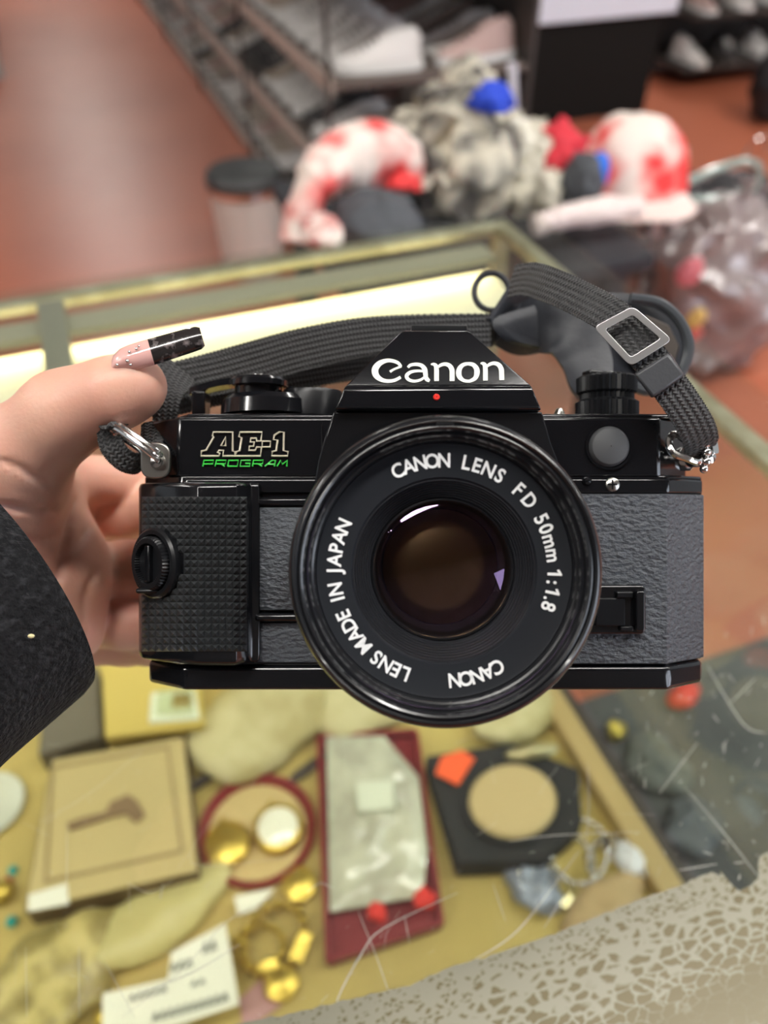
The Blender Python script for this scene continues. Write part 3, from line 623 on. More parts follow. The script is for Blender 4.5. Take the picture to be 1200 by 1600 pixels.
# hand side: short loop round the ring, then up behind the thumb and away behind the camera
seg('webbing', [(186, 662, .003), (172, 676, .001), (178, 702, .002), (200, 722, .001), (222, 722, -.001), (236, 700, -.004), (240, 660, -.010)], [(1, .5, 0), (1, .4, 0), (1, .35, .2), (.9, .5, .2), (.7, .7, 0), (.9, .3, 0), (1, .2, 0)], .0062, .0016)
seg('webbing', [(262, 702, -.012), (258, 660, -.012), (262, 610, -.014), (280, 575, -.020)], [(1, 0, .2), (1, .1, .2), (.8, -.5, 0), (.5, -.9, 0)], [.0062, .0066, .0088, .0120], .0014)
seg('webbing', [(256, 600, -.022), (330, 585, -.030), (400, 566, -.036), (470, 546, -.040), (560, 528, -.044), (650, 520, -.046), (770, 516, -.046)], [(-.2, 1, 0), (-.18, 1, 0), (-.15, 1, .1), (-.12, 1, .1), (-.05, 1, .1), (0, 1, .1), (0, 1, .1)], [.0105, .0120, .0124, .0122, .0118, .0110, .0100])
seg('webbing', [(258, 622, -.026), (330, 606, -.034), (400, 592, -.041), (480, 578, -.046), (560, 566, -.050), (640, 560, -.052)], [(-.2, 1, 0)] * 6, .0110)
# rings
ring1 = part('lug_ring', join(tube([v(x, y, z) for x, y, z in ((180, 668, .004), (212, 690, .0055), (243, 714, .0055), (247, 722, .003), (238, 716, .0015), (205, 694, .0005), (178, 676, .002))], .00085, 10, True, 4),
     tube([v(x, y, z) for x, y, z in ((184, 661, .003), (216, 683, .0045), (247, 705, .0045), (252, 713, .002), (242, 707, .0005), (212, 688, -.001), (182, 668, .001))], .0006, 10, True, 4)), chrome, st_, MV, label='split steel ring by the thumb')
part('lug_ring', tube([v(x, y, z) for x, y, z in ((1054, 678, .002), (1045, 692, .003), (1052, 708, .004), (1072, 716, .004), (1090, 722, .002), (1098, 712, -.002), (1092, 700, -.003), (1074, 690, -.002))], .00095, 10, True, 4), chrome, st_, MV, label='bent steel ring under the buckle')
# free side: lug up through keeper and buckle, then away to the left
seg('webbing', [(1086, 712, -.003), (1096, 694, .002), (1086, 664, .006), (1062, 625, .0085), (1035, 588, .010), (1005, 545, .0105), (984, 515, .009), (950, 490, .004), (905, 466, -.006), (860, 446, -.016), (826, 436, -.026), (800, 440, -.034)],
    [(1, .35, 0), (.95, .45, .1), (.88, .5, .1), (.86, .52, .05), (.86, .52, 0), (.86, .52, 0), (.8, .6, 0), (.62, .78, .1), (.5, .85, .15), (.45, .85, .25), (.45, .8, .4), (.4, .8, .5)], [.0085, .0086, .0086, .0086, .0086, .0086, .0086, .0086, .0086, .0090, .0095, .0095])
seg('webbing', [(1100, 700, -.006), (1090, 668, .0025), (1064, 628, .0055), (1034, 588, .0070), (1002, 546, .0075)], [(.9, .5, 0)] * 5, .0084)
bk = [(927, 511), (989, 478), (1051, 531), (985, 573)]
bkc = Vector((sum(p[0] for p in bk) / 4, sum(p[1] for p in bk) / 4))
def inset(P, f): return [(bkc.x + (x - bkc.x) * f, bkc.y + (y - bkc.y) * f) for x, y in P]
def roundpoly(P, r=.14, n=4):
    out = []
    for i in range(len(P)):
        a, b, c = Vector(P[i - 1]), Vector(P[i]), Vector(P[(i + 1) % len(P)]); p0, p2 = b.lerp(a, r), b.lerp(c, r)
        for k in range(n + 1): t = k / n; out.append((p0 * (1 - t) ** 2 + b * 2 * t * (1 - t) + p2 * t * t)[:])
    return out
bz = lambda x, y: .0125 + (x - 990) * .00001
O1, I1 = roundpoly(bk, .14), roundpoly(inset(bk, .70), .10); n = len(O1)
V = [v(x, y, bz(x, y)) for x, y in O1] + [v(x, y, bz(x, y)) for x, y in I1] + [v(x, y, bz(x, y) - .0016) for x, y in O1] + [v(x, y, bz(x, y) - .0016) for x, y in I1]
Q = []
for i in range(n):
    j = (i + 1) % n; Q += [(i, j, n + j, n + i), (2 * n + i, 3 * n + i, 3 * n + j, 2 * n + j), (i, 2 * n + i, 2 * n + j, j), (n + i, n + j, 3 * n + j, 3 * n + i)]
part('buckle', (V, Q), mat('satin steel', (0.72, 0.72, 0.71), 0.34, metal=1.0), st_, MV, bevel=.0004, segs=3, label='square steel buckle')
kp = [(990, 583), (1047, 550), (1071, 588), (1018, 623)]
part('keeper', loft([[v(x, y, .0035) for x, y in kp], [v(x, y, .0118) for x, y in roundpoly(kp, .05)[::5]]]), mat('keeper plastic', (0.045, 0.047, 0.052), 0.45, bump=.35, bscale=900, bdist=.0003), st_, MV, bevel=.0006, label='grained plastic keeper loop')
# shoulder pad end: rounded tongue behind the buckle, with raised rim
PO = [(770, 500), (830, 478), (900, 462), (975, 458), (1030, 470), (1066, 500), (1080, 540), (1070, 580), (1045, 608), (1008, 616), (975, 600), (940, 575), (900, 560), (840, 545), (790, 532)]
PP = smooth_path([(x, y, 0) for x, y in PO], 4, True); c0 = Vector((930, 530, 0))
zp = lambda x: -.052 - (x - 930) * .00003
part('shoulder_pad', loft([[v(p.x, p.y, zp(p.x)) for p in PP], [v(p.x, p.y, zp(p.x) + .0022) for p in PP], [v(c0.x + (p.x - c0.x) * .9, c0.y + (p.y - c0.y) * .84, zp(p.x) + .003) for p in PP]]), padm, st_, MV, smooth=50, label='dark leather pad end')
PI = [(1010, 492), (1045, 508), (1062, 542), (1050, 580), (1018, 592), (985, 570), (965, 530), (980, 500)]
part('pad_lining', loft([[v(x, y, -.050) for x, y in PI], [v(x, y, -.0478) for x, y in PI]]), padin, st_, MV, bevel=.0005)
part('pad_rim', tube([v(x, y, -.0485) for x, y in ((985, 466), (1030, 474), (1062, 502), (1076, 540), (1066, 578), (1042, 602), (1008, 610), (980, 596))], .0017, 8, False), mat('rim leather', (0.05, 0.055, 0.062), 0.35), st_, MV)
seg('pad_fold', [(770, 500, -.060), (810, 515, -.056), (850, 505, -.046), (890, 520, -.042), (915, 560, -.040), (925, 600, -.036), (945, 625, -.030)], [(0, 1, .2), (.1, 1, .4), (.2, 1, .3), (.6, .8, 0), (.9, .4, 0), (1, .2, 0), (1, .2, 0)], [.012, .016, .018, .017, .015, .013, .012], .003, 0, padm)
seg('pad_fold', [(765, 520, -.048), (800, 478, -.058), (840, 470, -.066), (880, 500, -.070), (905, 545, -.066)], [(.3, 1, 0), (.4, 1, 0), (.2, 1, .3), (.8, .5, 0), (.9, .3, 0)], [.010, .015, .018, .016, .014], .003, 0, padm)
part('cord_loop', tube([v(768 + 27 * math.cos(a), 456 + 29 * math.sin(a), -.062) for a in [2 * math.pi * i / 12 for i in range(12)]], .0010, 8, True, 3), padm, st_, MV, label='thin black ring')

# ------------------------------------------------------------------ smooth solid builder (surface nets over a blended field)
def sdf_caps(P, caps, kk):
    out = None
    for a, b, ra, rb in caps:
        a, b = np.array(a), np.array(b); ab = b - a; L2 = (ab * ab).sum() + 1e-12
        t = np.clip(((P - a) @ ab) / L2, 0, 1); q = P - a - t[..., None] * ab
        d = np.sqrt((q * q).sum(-1)) - (ra + (rb - ra) * t)
        if out is None: out = d
        else:
            h = np.clip(0.5 + 0.5 * (out - d) / kk, 0, 1); out = out * (1 - h) + d * h - kk * h * (1 - h)
    return out
def cut(P, d, grooves, kk):
    for a, b, ra, rb in grooves:
        g = sdf_caps(P, [(a, b, ra, rb)], kk); h = np.clip(0.5 - 0.5 * (d + g) / kk, 0, 1); d = d * (1 - h) + (-g) * h + kk * h * (1 - h)
    return d
def surface_nets(fn, lo, hi, step):
    ax = [np.arange(l, h + step, step) for l, h in zip(lo, hi)]; X, Y, Z = np.meshgrid(*ax, indexing='ij'); P = np.stack([X, Y, Z], -1)
    f = fn(P); ins = f < 0; nx, ny, nz = f.shape
    acc = np.zeros((nx - 1, ny - 1, nz - 1, 3)); cnt = np.zeros((nx - 1, ny - 1, nz - 1))
    cor = [(i, j, k) for i in (0, 1) for j in (0, 1) for k in (0, 1)]
    sl = lambda c: (slice(c[0], nx - 1 + c[0]), slice(c[1], ny - 1 + c[1]), slice(c[2], nz - 1 + c[2]))
    for a in cor:
        for b in cor:
            if sum(b) - sum(a) == 1 and all(y >= x for x, y in zip(a, b)):
                fa, fb = f[sl(a)], f[sl(b)]; m = (fa < 0) != (fb < 0); t = np.where(m, fa / np.where(m, fa - fb, 1), 0)
                p = P[sl(a)] + (P[sl(b)] - P[sl(a)]) * t[..., None]; acc += p * m[..., None]; cnt += m
    act = cnt > 0; idx = -np.ones(act.shape, int); idx[act] = np.arange(act.sum()); V = acc[act] / cnt[act][:, None]; Q = []
    for d, (e, g) in ((0, (1, 2)), (1, (2, 0)), (2, (0, 1))):
        sa = [slice(1, -1)] * 3; sa[d] = slice(0, f.shape[d] - 1); sb = list(sa); sb[d] = slice(1, f.shape[d])
        m = ins[tuple(sa)] != ins[tuple(sb)]; I = np.argwhere(m); off = np.ones(3, int); off[d] = 0; I = I + off
        de = np.zeros(3, int); de[e] = 1; dg = np.zeros(3, int); dg[g] = 1
        q = [idx[tuple((I - x).T)] for x in (0 * de, de, de + dg, dg)]
        fl = ins[tuple(sa)][m]; A = np.stack(q, 1); A[~fl] = A[~fl][:, ::-1]; Q.append(A)
    return [Vector(p) for p in V], [tuple(int(i) for i in r) for r in np.concatenate(Q) if min(r) >= 0]

# ------------------------------------------------------------------ the hand
def N(px, py, d, r): z = D - d; p = v(px, py, z); return tuple(p), r / F * d
def cap(A, B_): (a, ra), (b, rb) = N(*A), N(*B_); return a, b, ra, rb
thumb = [cap((214, 603, .201, 45), (172, 617, .201, 46)), cap((172, 617, .201, 46), (100, 648, .206, 58)), cap((100, 648, .206, 58), (20, 722, .214, 74)), cap((20, 722, .214, 74), (-70, 860, .220, 96))]
palm = [cap((30, 760, .222, 66), (-10, 880, .228, 90)), cap((70, 770, .238, 60), (70, 900, .240, 84)), cap((108, 880, .242, 54), (112, 985, .238, 50)), cap((60, 900, .238, 80), (-40, 1010, .225, 95)),
        cap((-40, 1010, .225, 95), (-230, 1190, .195, 110))]
palm2 = [cap((95, 790, .262, 52), (70, 900, .262, 70)), cap((80, 930, .262, 60), (90, 1000, .258, 40))]
fing = [cap((100, 800, .278, 44), (205, 800, .272, 42)), cap((205, 800, .272, 42), (330, 775, .2495, 37)),
        cap((95, 885, .272, 46), (196, 891, .254, 44)), cap((196, 891, .254, 44), (345, 880, .2465, 38)),
        cap((100, 970, .270, 42), (196, 973, .254, 39)), cap((196, 973, .254, 39), (340, 968, .246, 35)),
        cap((100, 1010, .274, 34), (196, 1006, .268, 31)), cap((196, 1006, .268, 31), (300, 1020, .250, 29))]
palm.append(cap((110, 745, .252, 36), (205, 752, .268, 38)))
def hand_field(P):
    d = sdf_caps(P, thumb + palm, .009); b = sdf_caps(P, palm2, .010)
    kk = .006; h = np.clip(.5 + .5 * (d - b) / kk, 0, 1); d = d * (1 - h) + b * h - kk * h * (1 - h)
    for i in range(0, len(fing), 2):
        g = sdf_caps(P, fing[i:i + 2], .004); kk = .0022; h = np.clip(.5 + .5 * (d - g) / kk, 0, 1); d = d * (1 - h) + g * h - kk * h * (1 - h)
    if groove: d = cut(P, d, groove, .0016)
    return d
groove = []
lo = (v(-290, 0, -.02).x, v(0, 1230, .01).y, -.088); hi = (v(380, 0, -.05).x + .005, v(0, 520, -.01).y, .018)
def onskin(px, py):                             # first point of the hand met by a sight line
    dd = np.linspace(.15, .31, 260); P = np.array([[tuple(v(px, py, D - q)) for q in dd]]); f = hand_field(P)[0]; k = int(np.argmax(f < 0)); return tuple(v(px, py, D - dd[k]))
CREASE = [([(118, 785), (106, 830), (96, 880), (80, 940)], .0011), ([(0, 788), (45, 796), (92, 800)], .0006), ([(12, 832), (50, 846), (88, 838)], .0005), ([(22, 905), (55, 890), (86, 900)], .0004),
          ([(158, 800), (132, 835), (108, 862)], .0006), ([(150, 890), (134, 930), (130, 990)], .0005), ([(0, 720), (40, 735), (74, 760)], .0004)]
gl_ = []
for pts, r_ in CREASE:
    q = smooth_path([Vector((a, b, 0)) for a, b in pts], 3); w = [onskin(p.x, p.y) for p in q]
    for i in range(len(w) - 1):
        if max(abs(w[i][k] - w[i + 1][k]) for k in range(3)) < .012: gl_.append((w[i], w[i + 1], r_ * (.4 + .6 * math.sin(math.pi * (i + .5) / len(w))), r_ * (.4 + .6 * math.sin(math.pi * (i + 1) / len(w)))))
groove = gl_
hg = surface_nets(hand_field, lo, hi, .00105)
def skin_mat():
    m = mat('skin', (0.72, 0.42, 0.31), 0.42, sss=0.25, col2=(0.66, 0.32, 0.24), nscale=38, ramp=(0.35, 0.75), bump=0.25, bscale=900, bdist=.0004, detail=3); return m
MP = MV @ Matrix.Translation(v(-60, 1000, -.03))
person = thing('person', 'person in black knit sleeve with long dark tipped thumbnail, gripping the film camera', 'person', MP)
part('hand', hg, skin_mat(), person, MV, smooth=180, label='left hand, thumb on top and fingers behind the camera')
# thumbnail: pink base, dark glittering tip
nl = [(172, 572, 3), (180, 562, 12), (192, 556, 17), (206, 553, 20), (222, 549, 21), (236, 545, 21), (256, 539, 20.5), (276, 533, 20), (296, 527, 19.5), (310, 523, 18.5), (316, 521, 15)]
nlz = lambda i, f: .0068 - .0016 * f * f + (0 if i < 4 else -(i - 4) * .00018) - (.0012 if i == 0 else 0)
dirn = Vector((.962, -.272)); nrm = Vector((.272, .962))
secs = []
for i, (x, y, w) in enumerate(nl):
    row = [];
    for j in range(9):
        f = (j / 8) * 2 - 1; row.append((x + nrm.x * w * f + (4 if i < 3 else 0) * 0, y + nrm.y * w * f + 5, nlz(i, f)))
    secs.append(row)
pink = mat('pink gel nail', (0.74, 0.42, 0.38), 0.12, coat=0.8); dark = mat('glitter tip', (0.03, 0.026, 0.026), 0.2, coat=0.8, col2=(0.30, 0.26, 0.26), nscale=420, ramp=(.54, .70), metal=.3)
def naily(a, b, th): return loft([[v(*q) for q in secs[i]] + [v(q[0], q[1], q[2] - th) for q in secs[i][::-1]] for i in range(a, b)])
nb = part('thumbnail', naily(0, 6, .0009), pink, person, MV, smooth=60, label='glossy pink thumbnail')
part('nail_tip', naily(5, len(nl), .0008), dark, nb, MV, smooth=60, label='dark glitter nail tip')
for x, y, r in ((183, 570, .0004), (199, 564, .0005), (204, 570, .0004), (202, 550, .0004), (213, 545, .0004), (217, 541, .00035)):
    part('nail_gem', ellipsoid(v(x, y, .0070), (r, r, r), 10, 6), chrome, nb, MV)
# sleeve
cs = v(18, 905, -.008); ax_ = Vector((.72, .55, -.68)).normalized(); e1 = Vector((.50, -.865, 0)); e1 = (e1 - ax_ * e1.dot(ax_)).normalized(); e2 = ax_.cross(e1)
if e2.z < 0: e2 = -e2
def ssec(t, r1, r2, w=0):
    return [cs + ax_ * t + e1 * r1 * math.cos(a) + e2 * r2 * math.sin(a) + (e1 * math.cos(a) + e2 * math.sin(a)) * w * noise.noise(Vector((math.cos(a) * 2, math.sin(a) * 2, t * 60))) for a in [2 * math.pi * i / 72 for i in range(72)]]
S1, S2 = s(212, -.008), .034
secs = [ssec(-.13, S1 * 1.5, S2 * 1.45, .004), ssec(-.10, S1 * 1.35, S2 * 1.35, .004), ssec(-.07, S1 * 1.22, S2 * 1.22, .003), ssec(-.045, S1 * 1.12, S2 * 1.12, .003), ssec(-.025, S1 * 1.06, S2 * 1.05, .002), ssec(-.010, S1 * 1.02, S2 * 1.01, .0012), ssec(-.003, S1, S2, .0006), ssec(0, S1 * .975, S2 * .97, 0), ssec(-.001, S1 * .94, S2 * .92, 0), ssec(-.02, S1 * .93, S2 * .9, 0), ssec(-.09, S1 * 1.1, S2 * 1.1, 0)]
secs2 = []
for a, b in zip(secs[:-1], secs[1:]): secs2 += [[p.lerp(q, t) for p, q in zip(a, b)] for t in (0, .25, .5, .75)]
secs2.append(secs[-1])
knit = mat('black knit', (0.006, 0.006, 0.007), 0.9, sheen=0.08, bump=1.0, bscale=650, bdist=.0016, col2=(0.028, 0.028, 0.031), nscale=520, ramp=(.5, .75), kind='noise', spec=.2)
sv = part('sleeve', loft(secs2, cap=False), knit, person, MV, smooth=70, label='black knit sleeve cuff')
part('lint', ellipsoid(cs + e2 * .0338 + e1 * .017 - ax_ * .012, (.0008, .0005, .0005), 8, 6), mat('lint', (.75, .65, .35), .8), sv, MV)

# ------------------------------------------------------------------ goods inside the case (on the yellow shelf)
def KD(px, py, z=ZD): return K(px, py, z)
def onshelf(px, py, rot=0.0, z=ZD): return MK @ Matrix.Translation(K(px, py, z)) @ Matrix.Rotation(rot, 4, 'Z')
def quadK(pts, z0, z1, zr=None):        # prism standing on a level surface, outline given by its top corners
    P = [K(x, y, z1) for x, y in pts]
    return loft([[Vector((p.x, p.y, z0)) for p in P], [Vector((p.x, p.y, z1)) for p in P]])
gold = mat('gold metal', (0.62, 0.46, 0.09), 0.34, metal=0.9, bump=.3, bscale=160, bdist=.001)
silver = mat('silver metal', (0.75, 0.74, 0.72), 0.18, metal=1.0)
kraft = mat('yellow card', (0.66, 0.51, 0.13), 0.7)
creamc = mat('cream mount board', (0.56, 0.45, 0.20), 0.7)
brownm = mat('brown moulding', (0.16, 0.11, 0.055), 0.5)
wpaper = mat('white paper', (0.88, 0.88, 0.74), 0.7)
dred = mat('dark red lacquer', (0.24, 0.018, 0.022), 0.4)
blackv = mat('black velvet', (0.02, 0.02, 0.02), 0.8)
orange = mat('orange sticker', (1.0, 0.13, 0.03), 0.55)
baggy = glass_mat('clear bag film', (0.86, 0.86, 0.80), rough=0.12, haze=0.2)

# framed relief picture lying on the shelf
zf_ = ZD + .030
fr_ = thing('framed_picture', 'cream framed picture with a brown shape lying flat at left in the case', 'picture', onshelf(175, 1290, 0))
FQ = [(80, 1186), (288, 1150), (310, 1362), (36, 1424)]
part('box_frame', quadK(FQ, ZD + .0005, zf_), brownm, fr_, MK, bevel=.002)
def inq(P, f): cx = sum(p[0] for p in P) / 4; cy = sum(p[1] for p in P) / 4; return [(cx + (x - cx) * f, cy + (y - cy) * f) for x, y in P]
part('face_board', quadK(inq(FQ, .985), zf_, zf_ + .002), creamc, fr_, MK, bevel=.0008)
IQ = [(82, 1200), (262, 1168), (285, 1330), (72, 1378)]
def outline(P, z, w): return join(*[loft([[a + Vector((0, 0, 0)), b, b + Vector((0, 0, w)), a + Vector((0, 0, w))] for a, b in ((K(*P[i], z) + q * w, K(*P[(i + 1) % 4], z) + q * w) for q in (Vector((.7, .7, 0)), Vector((-.7, -.7, 0))))]) for i in range(4)])
part('inner_moulding', outline(IQ, zf_ + .002, .0016), mat('tan moulding', (0.36, 0.27, 0.12), .6), fr_, MK, smooth=0)
fig = [(104, 1286), (130, 1276), (165, 1268), (172, 1252), (200, 1240), (214, 1250), (226, 1272), (212, 1284), (196, 1270), (170, 1276), (140, 1286), (108, 1296)]
part('relief_figure', quadK(fig, zf_ + .002, zf_ + .006), mat('brown relief', (0.25, 0.16, 0.08), .6), fr_, MK, bevel=.001, label='brown relief shape')
part('price_sticker', quadK([(44, 1398), (104, 1380), (108, 1412), (44, 1424)], zf_ + .002, zf_ + .003), wpaper, fr_, MK, smooth=0)
# boxes behind it
t = thing('card_box', 'plain yellow card box behind the framed picture in the case', 'box', onshelf(230, 1110))
part('box_body', quadK([(160, 1030), (300, 1000), (318, 1130), (166, 1150)], ZD + .0005, ZD + .030), kraft, t, MK, bevel=.001)
part('box_lid', quadK([(158, 1028), (302, 998), (320, 1132), (164, 1152)], ZD + .031, ZD + .040), kraft, t, MK, bevel=.001)
t = thing('clear_case', 'small clear plastic case holding a gold trinket on the yellow card box', 'box', onshelf(270, 1100, 0, ZD + .041))
part('case_tray', quadK([(236, 1082), (304, 1076), (312, 1122), (232, 1128)], ZD + .0405, ZD + .045), mat('pale plastic', (.85, .9, .72), .3), t, MK, bevel=.001)
part('case_lid', quadK([(246, 1076), (300, 1072), (302, 1108), (242, 1110)], ZD + .0455, ZD + .055), glass_mat('clear plastic', (.95, .97, .88), rough=.05, haze=.15), t, MK, bevel=.001)
part('gold_insert', quadK([(270, 1084), (296, 1082), (298, 1100), (268, 1102)], ZD + .0455, ZD + .050), gold, t, MK, bevel=.001)
t = thing('card_box', 'dark grey box with pale side half under the sleeve in the case', 'box', onshelf(110, 1130))
part('box_body', quadK([(70, 1060), (152, 1040), (158, 1150), (60, 1180)], ZD + .0005, ZD + .028), mat('grey card', (.16, .14, .10), .7), t, MK, bevel=.001)

def bag(name, label, px, py, rx, ry, h, rot, m, seed, cat='bag', amp=.25, grp=None, z=ZD):
    c = K(px, py, z); d = (c - UV(Vector((0, 0, CZ)))).length; k = d / F
    M = MK @ Matrix.Translation(c) @ Matrix.Rotation(rot, 4, 'Z')
    g = ellipsoid((0, 0, 0), (rx * k, ry * k, h), 48, 24); g = noisy(g, amp * h * 2, 1 / (rx * k) * 1.3, seed)
    g = ([Vector((p.x, p.y, max(p.z, -h * .8) + h * .8 + .0008)) for p in g[0]], g[1])
    return tag(part(name, g, m, None, M, M=M, smooth=60), label, cat, grp)
tissue = mat('cream tissue', (0.62, 0.56, 0.30), 0.65, bump=.5, bscale=30, bdist=.004, col2=(0.45, 0.38, 0.16), nscale=18)
bag('crumpled_bag', 'crumpled pale yellow bag lying behind the red rimmed tray', 410, 1140, 105, 75, .018, .3, tissue, 3)
bag('crumpled_bag', 'creased cream bag partly hidden behind the round lens', 600, 1075, 120, 70, .016, .3, tissue, 9)
bag('crumpled_bag', 'crumpled cream bag at the corner of shelf beyond the black round box', 800, 1120, 80, 55, .016, .3, tissue, 12)
bag('crumpled_bag', 'yellow crumpled bag full of trinkets at the bottom left corner', 90, 1540, 100, 60, .014, .4, mat('yellow plastic', (.62, .52, .20), .35, bump=.6, bscale=60, bdist=.004, col2=(.30, .24, .08), nscale=45), 5, amp=.4)
bag('crumpled_bag', 'yellowish bag between the framed picture and the price card', 250, 1440, 110, 40, .010, .3, mat('olive plastic', (.58, .52, .22), .4, bump=.6, bscale=50, bdist=.004), 15, amp=.4)
# pale disc at left edge
t = thing('china_plate', 'pale round dish at the left edge beside the framed picture', 'plate', onshelf(-14, 1262))
part('dish', xf(lathe([(.0001, .004), (.020, .004), (.030, .008), (.031, .0065), (.018, .001), (.0001, .001)], 48), onshelf(-14, 1262)), mat('pale china', (.66, .68, .55), .25), t)
# round red rimmed tray with two round watches
tp = K(403, 1300, ZD); t = thing('round_tray', 'round tray with dark red rim holding gold and pearl coloured discs', 'tray', onshelf(403, 1300))
To = MK @ Matrix.Translation(tp)
part('tray_rim', xf(lathe([(.0425, .0005), (.0500, .0005), (.0510, .008), (.0490, .0105), (.0455, .008), (.0430, .0022)], 64), To), dred, t)
part('tray_base', xf(lathe([(.0001, .0022), (.0428, .0022), (.0424, .0006), (.0001, .0006)], 64), To), mat('tan felt', (.60, .46, .20), .8), t)
def pocket(px, py, r, m, label, h=.008, name='pocket_watch', dz=.003, crown=True, m2=None):
    c = K(px, py, ZD + dz); M = MK @ Matrix.Translation(c); t = thing(name, label, 'watch', M)
    part('watch_case', xf(lathe([(.0001, .0), (r * .9, .0), (r, h * .4), (r * .92, h), (r * .8, h * 1.05), (r * .78, h * .9), (.0001, h * .9)], 48), M), m, t)
    part('watch_face', xf(lathe([(.0001, h * 1.25), (r * .5, h * 1.15), (r * .77, h * .92)], 48), M), m2 or m, t)
    if crown: part('crown', xf(lathe([(.0001, r * 1.2), (.0025, r * 1.18), (.0025, r * .95), (.0001, r * .95)], 16, axis='y', c=(0, 0, h * .5)), M), m, t)
    return t
pocket(357, 1322, .0205, gold, 'gold relief disc in the left of the round tray')
pocket(436, 1300, .0225, gold, 'shining pearl faced watch at the right of the round tray', .012, m2=mat('pearl face', (.97, .96, .78), .12, coat=.6))
# red tray with a zip bag
RQ = [(498, 1150), (650, 1140), (690, 1440), (512, 1500)]
t = thing('display_tray', 'long dark red tray standing under the clear zip bag in the case', 'tray', onshelf(590, 1320))
part('tray_base', quadK(RQ, ZD + .0005, ZD + .004), dred, t, MK)
def wallq(a, b, w, z0, z1):
    A, B_ = K(*a, z1), K(*b, z1); n = (B_ - A).normalized(); n = Vector((-n.y, n.x, 0)) * w
    return loft([[Vector((q.x, q.y, z0)) for q in (A - n, B_ - n, B_ + n, A + n)], [Vector((q.x, q.y, z1)) for q in (A - n, B_ - n, B_ + n, A + n)]])
for a, b in zip(RQ, RQ[1:] + RQ[:1]): part('tray_side', wallq(a, b, .002, ZD + .004, ZD + .016), dred, t, MK, bevel=.0006)
zb = thing('zip_bag', 'grey clear zip bag with pale card lying on the red tray', 'bag', onshelf(585, 1290, 0, ZD + .006))
BQ = [(510, 1150), (600, 1150), (655, 1215), (668, 1330), (660, 1400), (515, 1425)]
BV = quadK(BQ, ZD + .0045, ZD + .018)
def grid_fill(pts, z, n=26, amp=.004, sc=60, seed=0):
    P = [K(x, y, z) for x, y in pts]; m = len(P); cx = sum(P, Vector()) / m; V = [cx.copy()]; Q = []
    ring = []
    for i in range(m):
        for k in range(6): ring.append(P[i].lerp(P[(i + 1) % m], k / 6))
    L = len(ring)
    for r in range(1, n + 1):
        for p in ring:
            q = cx.lerp(p, r / n); e = 1 - (r / n) ** 4; V.append(q + Vector((0, 0, e * (amp + amp * noise.noise(q * sc + Vector((seed, 0, 0)))))))
    for j in range(L): Q.append((0, 1 + j, 1 + (j + 1) % L))
    for r in range(n - 1):
        for j in range(L): a = 1 + r * L + j; b = 1 + r * L + (j + 1) % L; Q.append((a, a + L, b + L, b))
    nV = len(V); V += [Vector((p.x, p.y, z - .0015)) for p in ring]
    for j in range(L): a = 1 + (n - 1) * L + j; b = 1 + (n - 1) * L + (j + 1) % L; Q.append((a, nV + j, nV + (j + 1) % L, b))
    return V, Q
part('bag_film', grid_fill(BQ, ZD + .017, 26, .006, 70, 2), mat('cloudy film', (.46, .45, .35), .25, coat=.5, bump=.5, bscale=60, bdist=.004, col2=(.60, .60, .46), nscale=40), zb, MK)
part('inner_card', quadK([(556, 1222), (612, 1218), (618, 1262), (560, 1268)], ZD + .026, ZD + .029), mat('pale card', (.72, .76, .60), .5), zb, MK, bevel=.0006)
for i, (x, y, w, l) in enumerate(((590, 1430, 13, 'nearer'), (662, 1408, 16, 'farther'))):
    bag('red_tag', f'small bright red tag at the {"left" if i == 0 else "right"} end of the zip bag', x, y, w, 14, .006, .2, mat('bright red', (.80, .03, .02), .5), 30 + i, 'tag', .15, z=ZD + .020)
# orange sticker
tag(part('price_sticker', quadK([(690, 1182), (722, 1172), (742, 1185), (716, 1226), (680, 1208)], ZD + .0305, ZD + .0335), orange, frame=MK, M=onshelf(712, 1198, 0, ZD + .031), smooth=0), 'bright orange price sticker on the black box', 'sticker')
t = thing('jewellery_box', 'black case with round tan lid beside the orange sticker', 'box', onshelf(800, 1270))
part('box_body', quadK([(664, 1180), (800, 1160), (905, 1200), (910, 1290), (850, 1345), (715, 1350)], ZD + .0005, ZD + .028), blackv, t, MK, bevel=.003)
cc = MK @ Matrix.Translation(K(800, 1256, ZD + .028))
part('lid', xf(lathe([(.0385, .0003), (.0385, .006), (.036, .009), (.0001, .0095)], 64, sy=.86), cc), mat('tan lid', (.55, .42, .20), .45), t, label='round tan lid')
part('lid_rim', xf(lathe([(.0388, .0003), (.0425, .0003), (.0425, .007), (.0388, .007)], 64, sy=.86), cc), blackv, t)
t2 = bag('silver_band', 'curved brass coloured band on the back edge of the black case', 830, 1180, 42, 12, .006, -.2, mat('old brass', (.45, .40, .22), .3, metal=.8), 41, 'bracelet', .1, z=ZD + .0285)
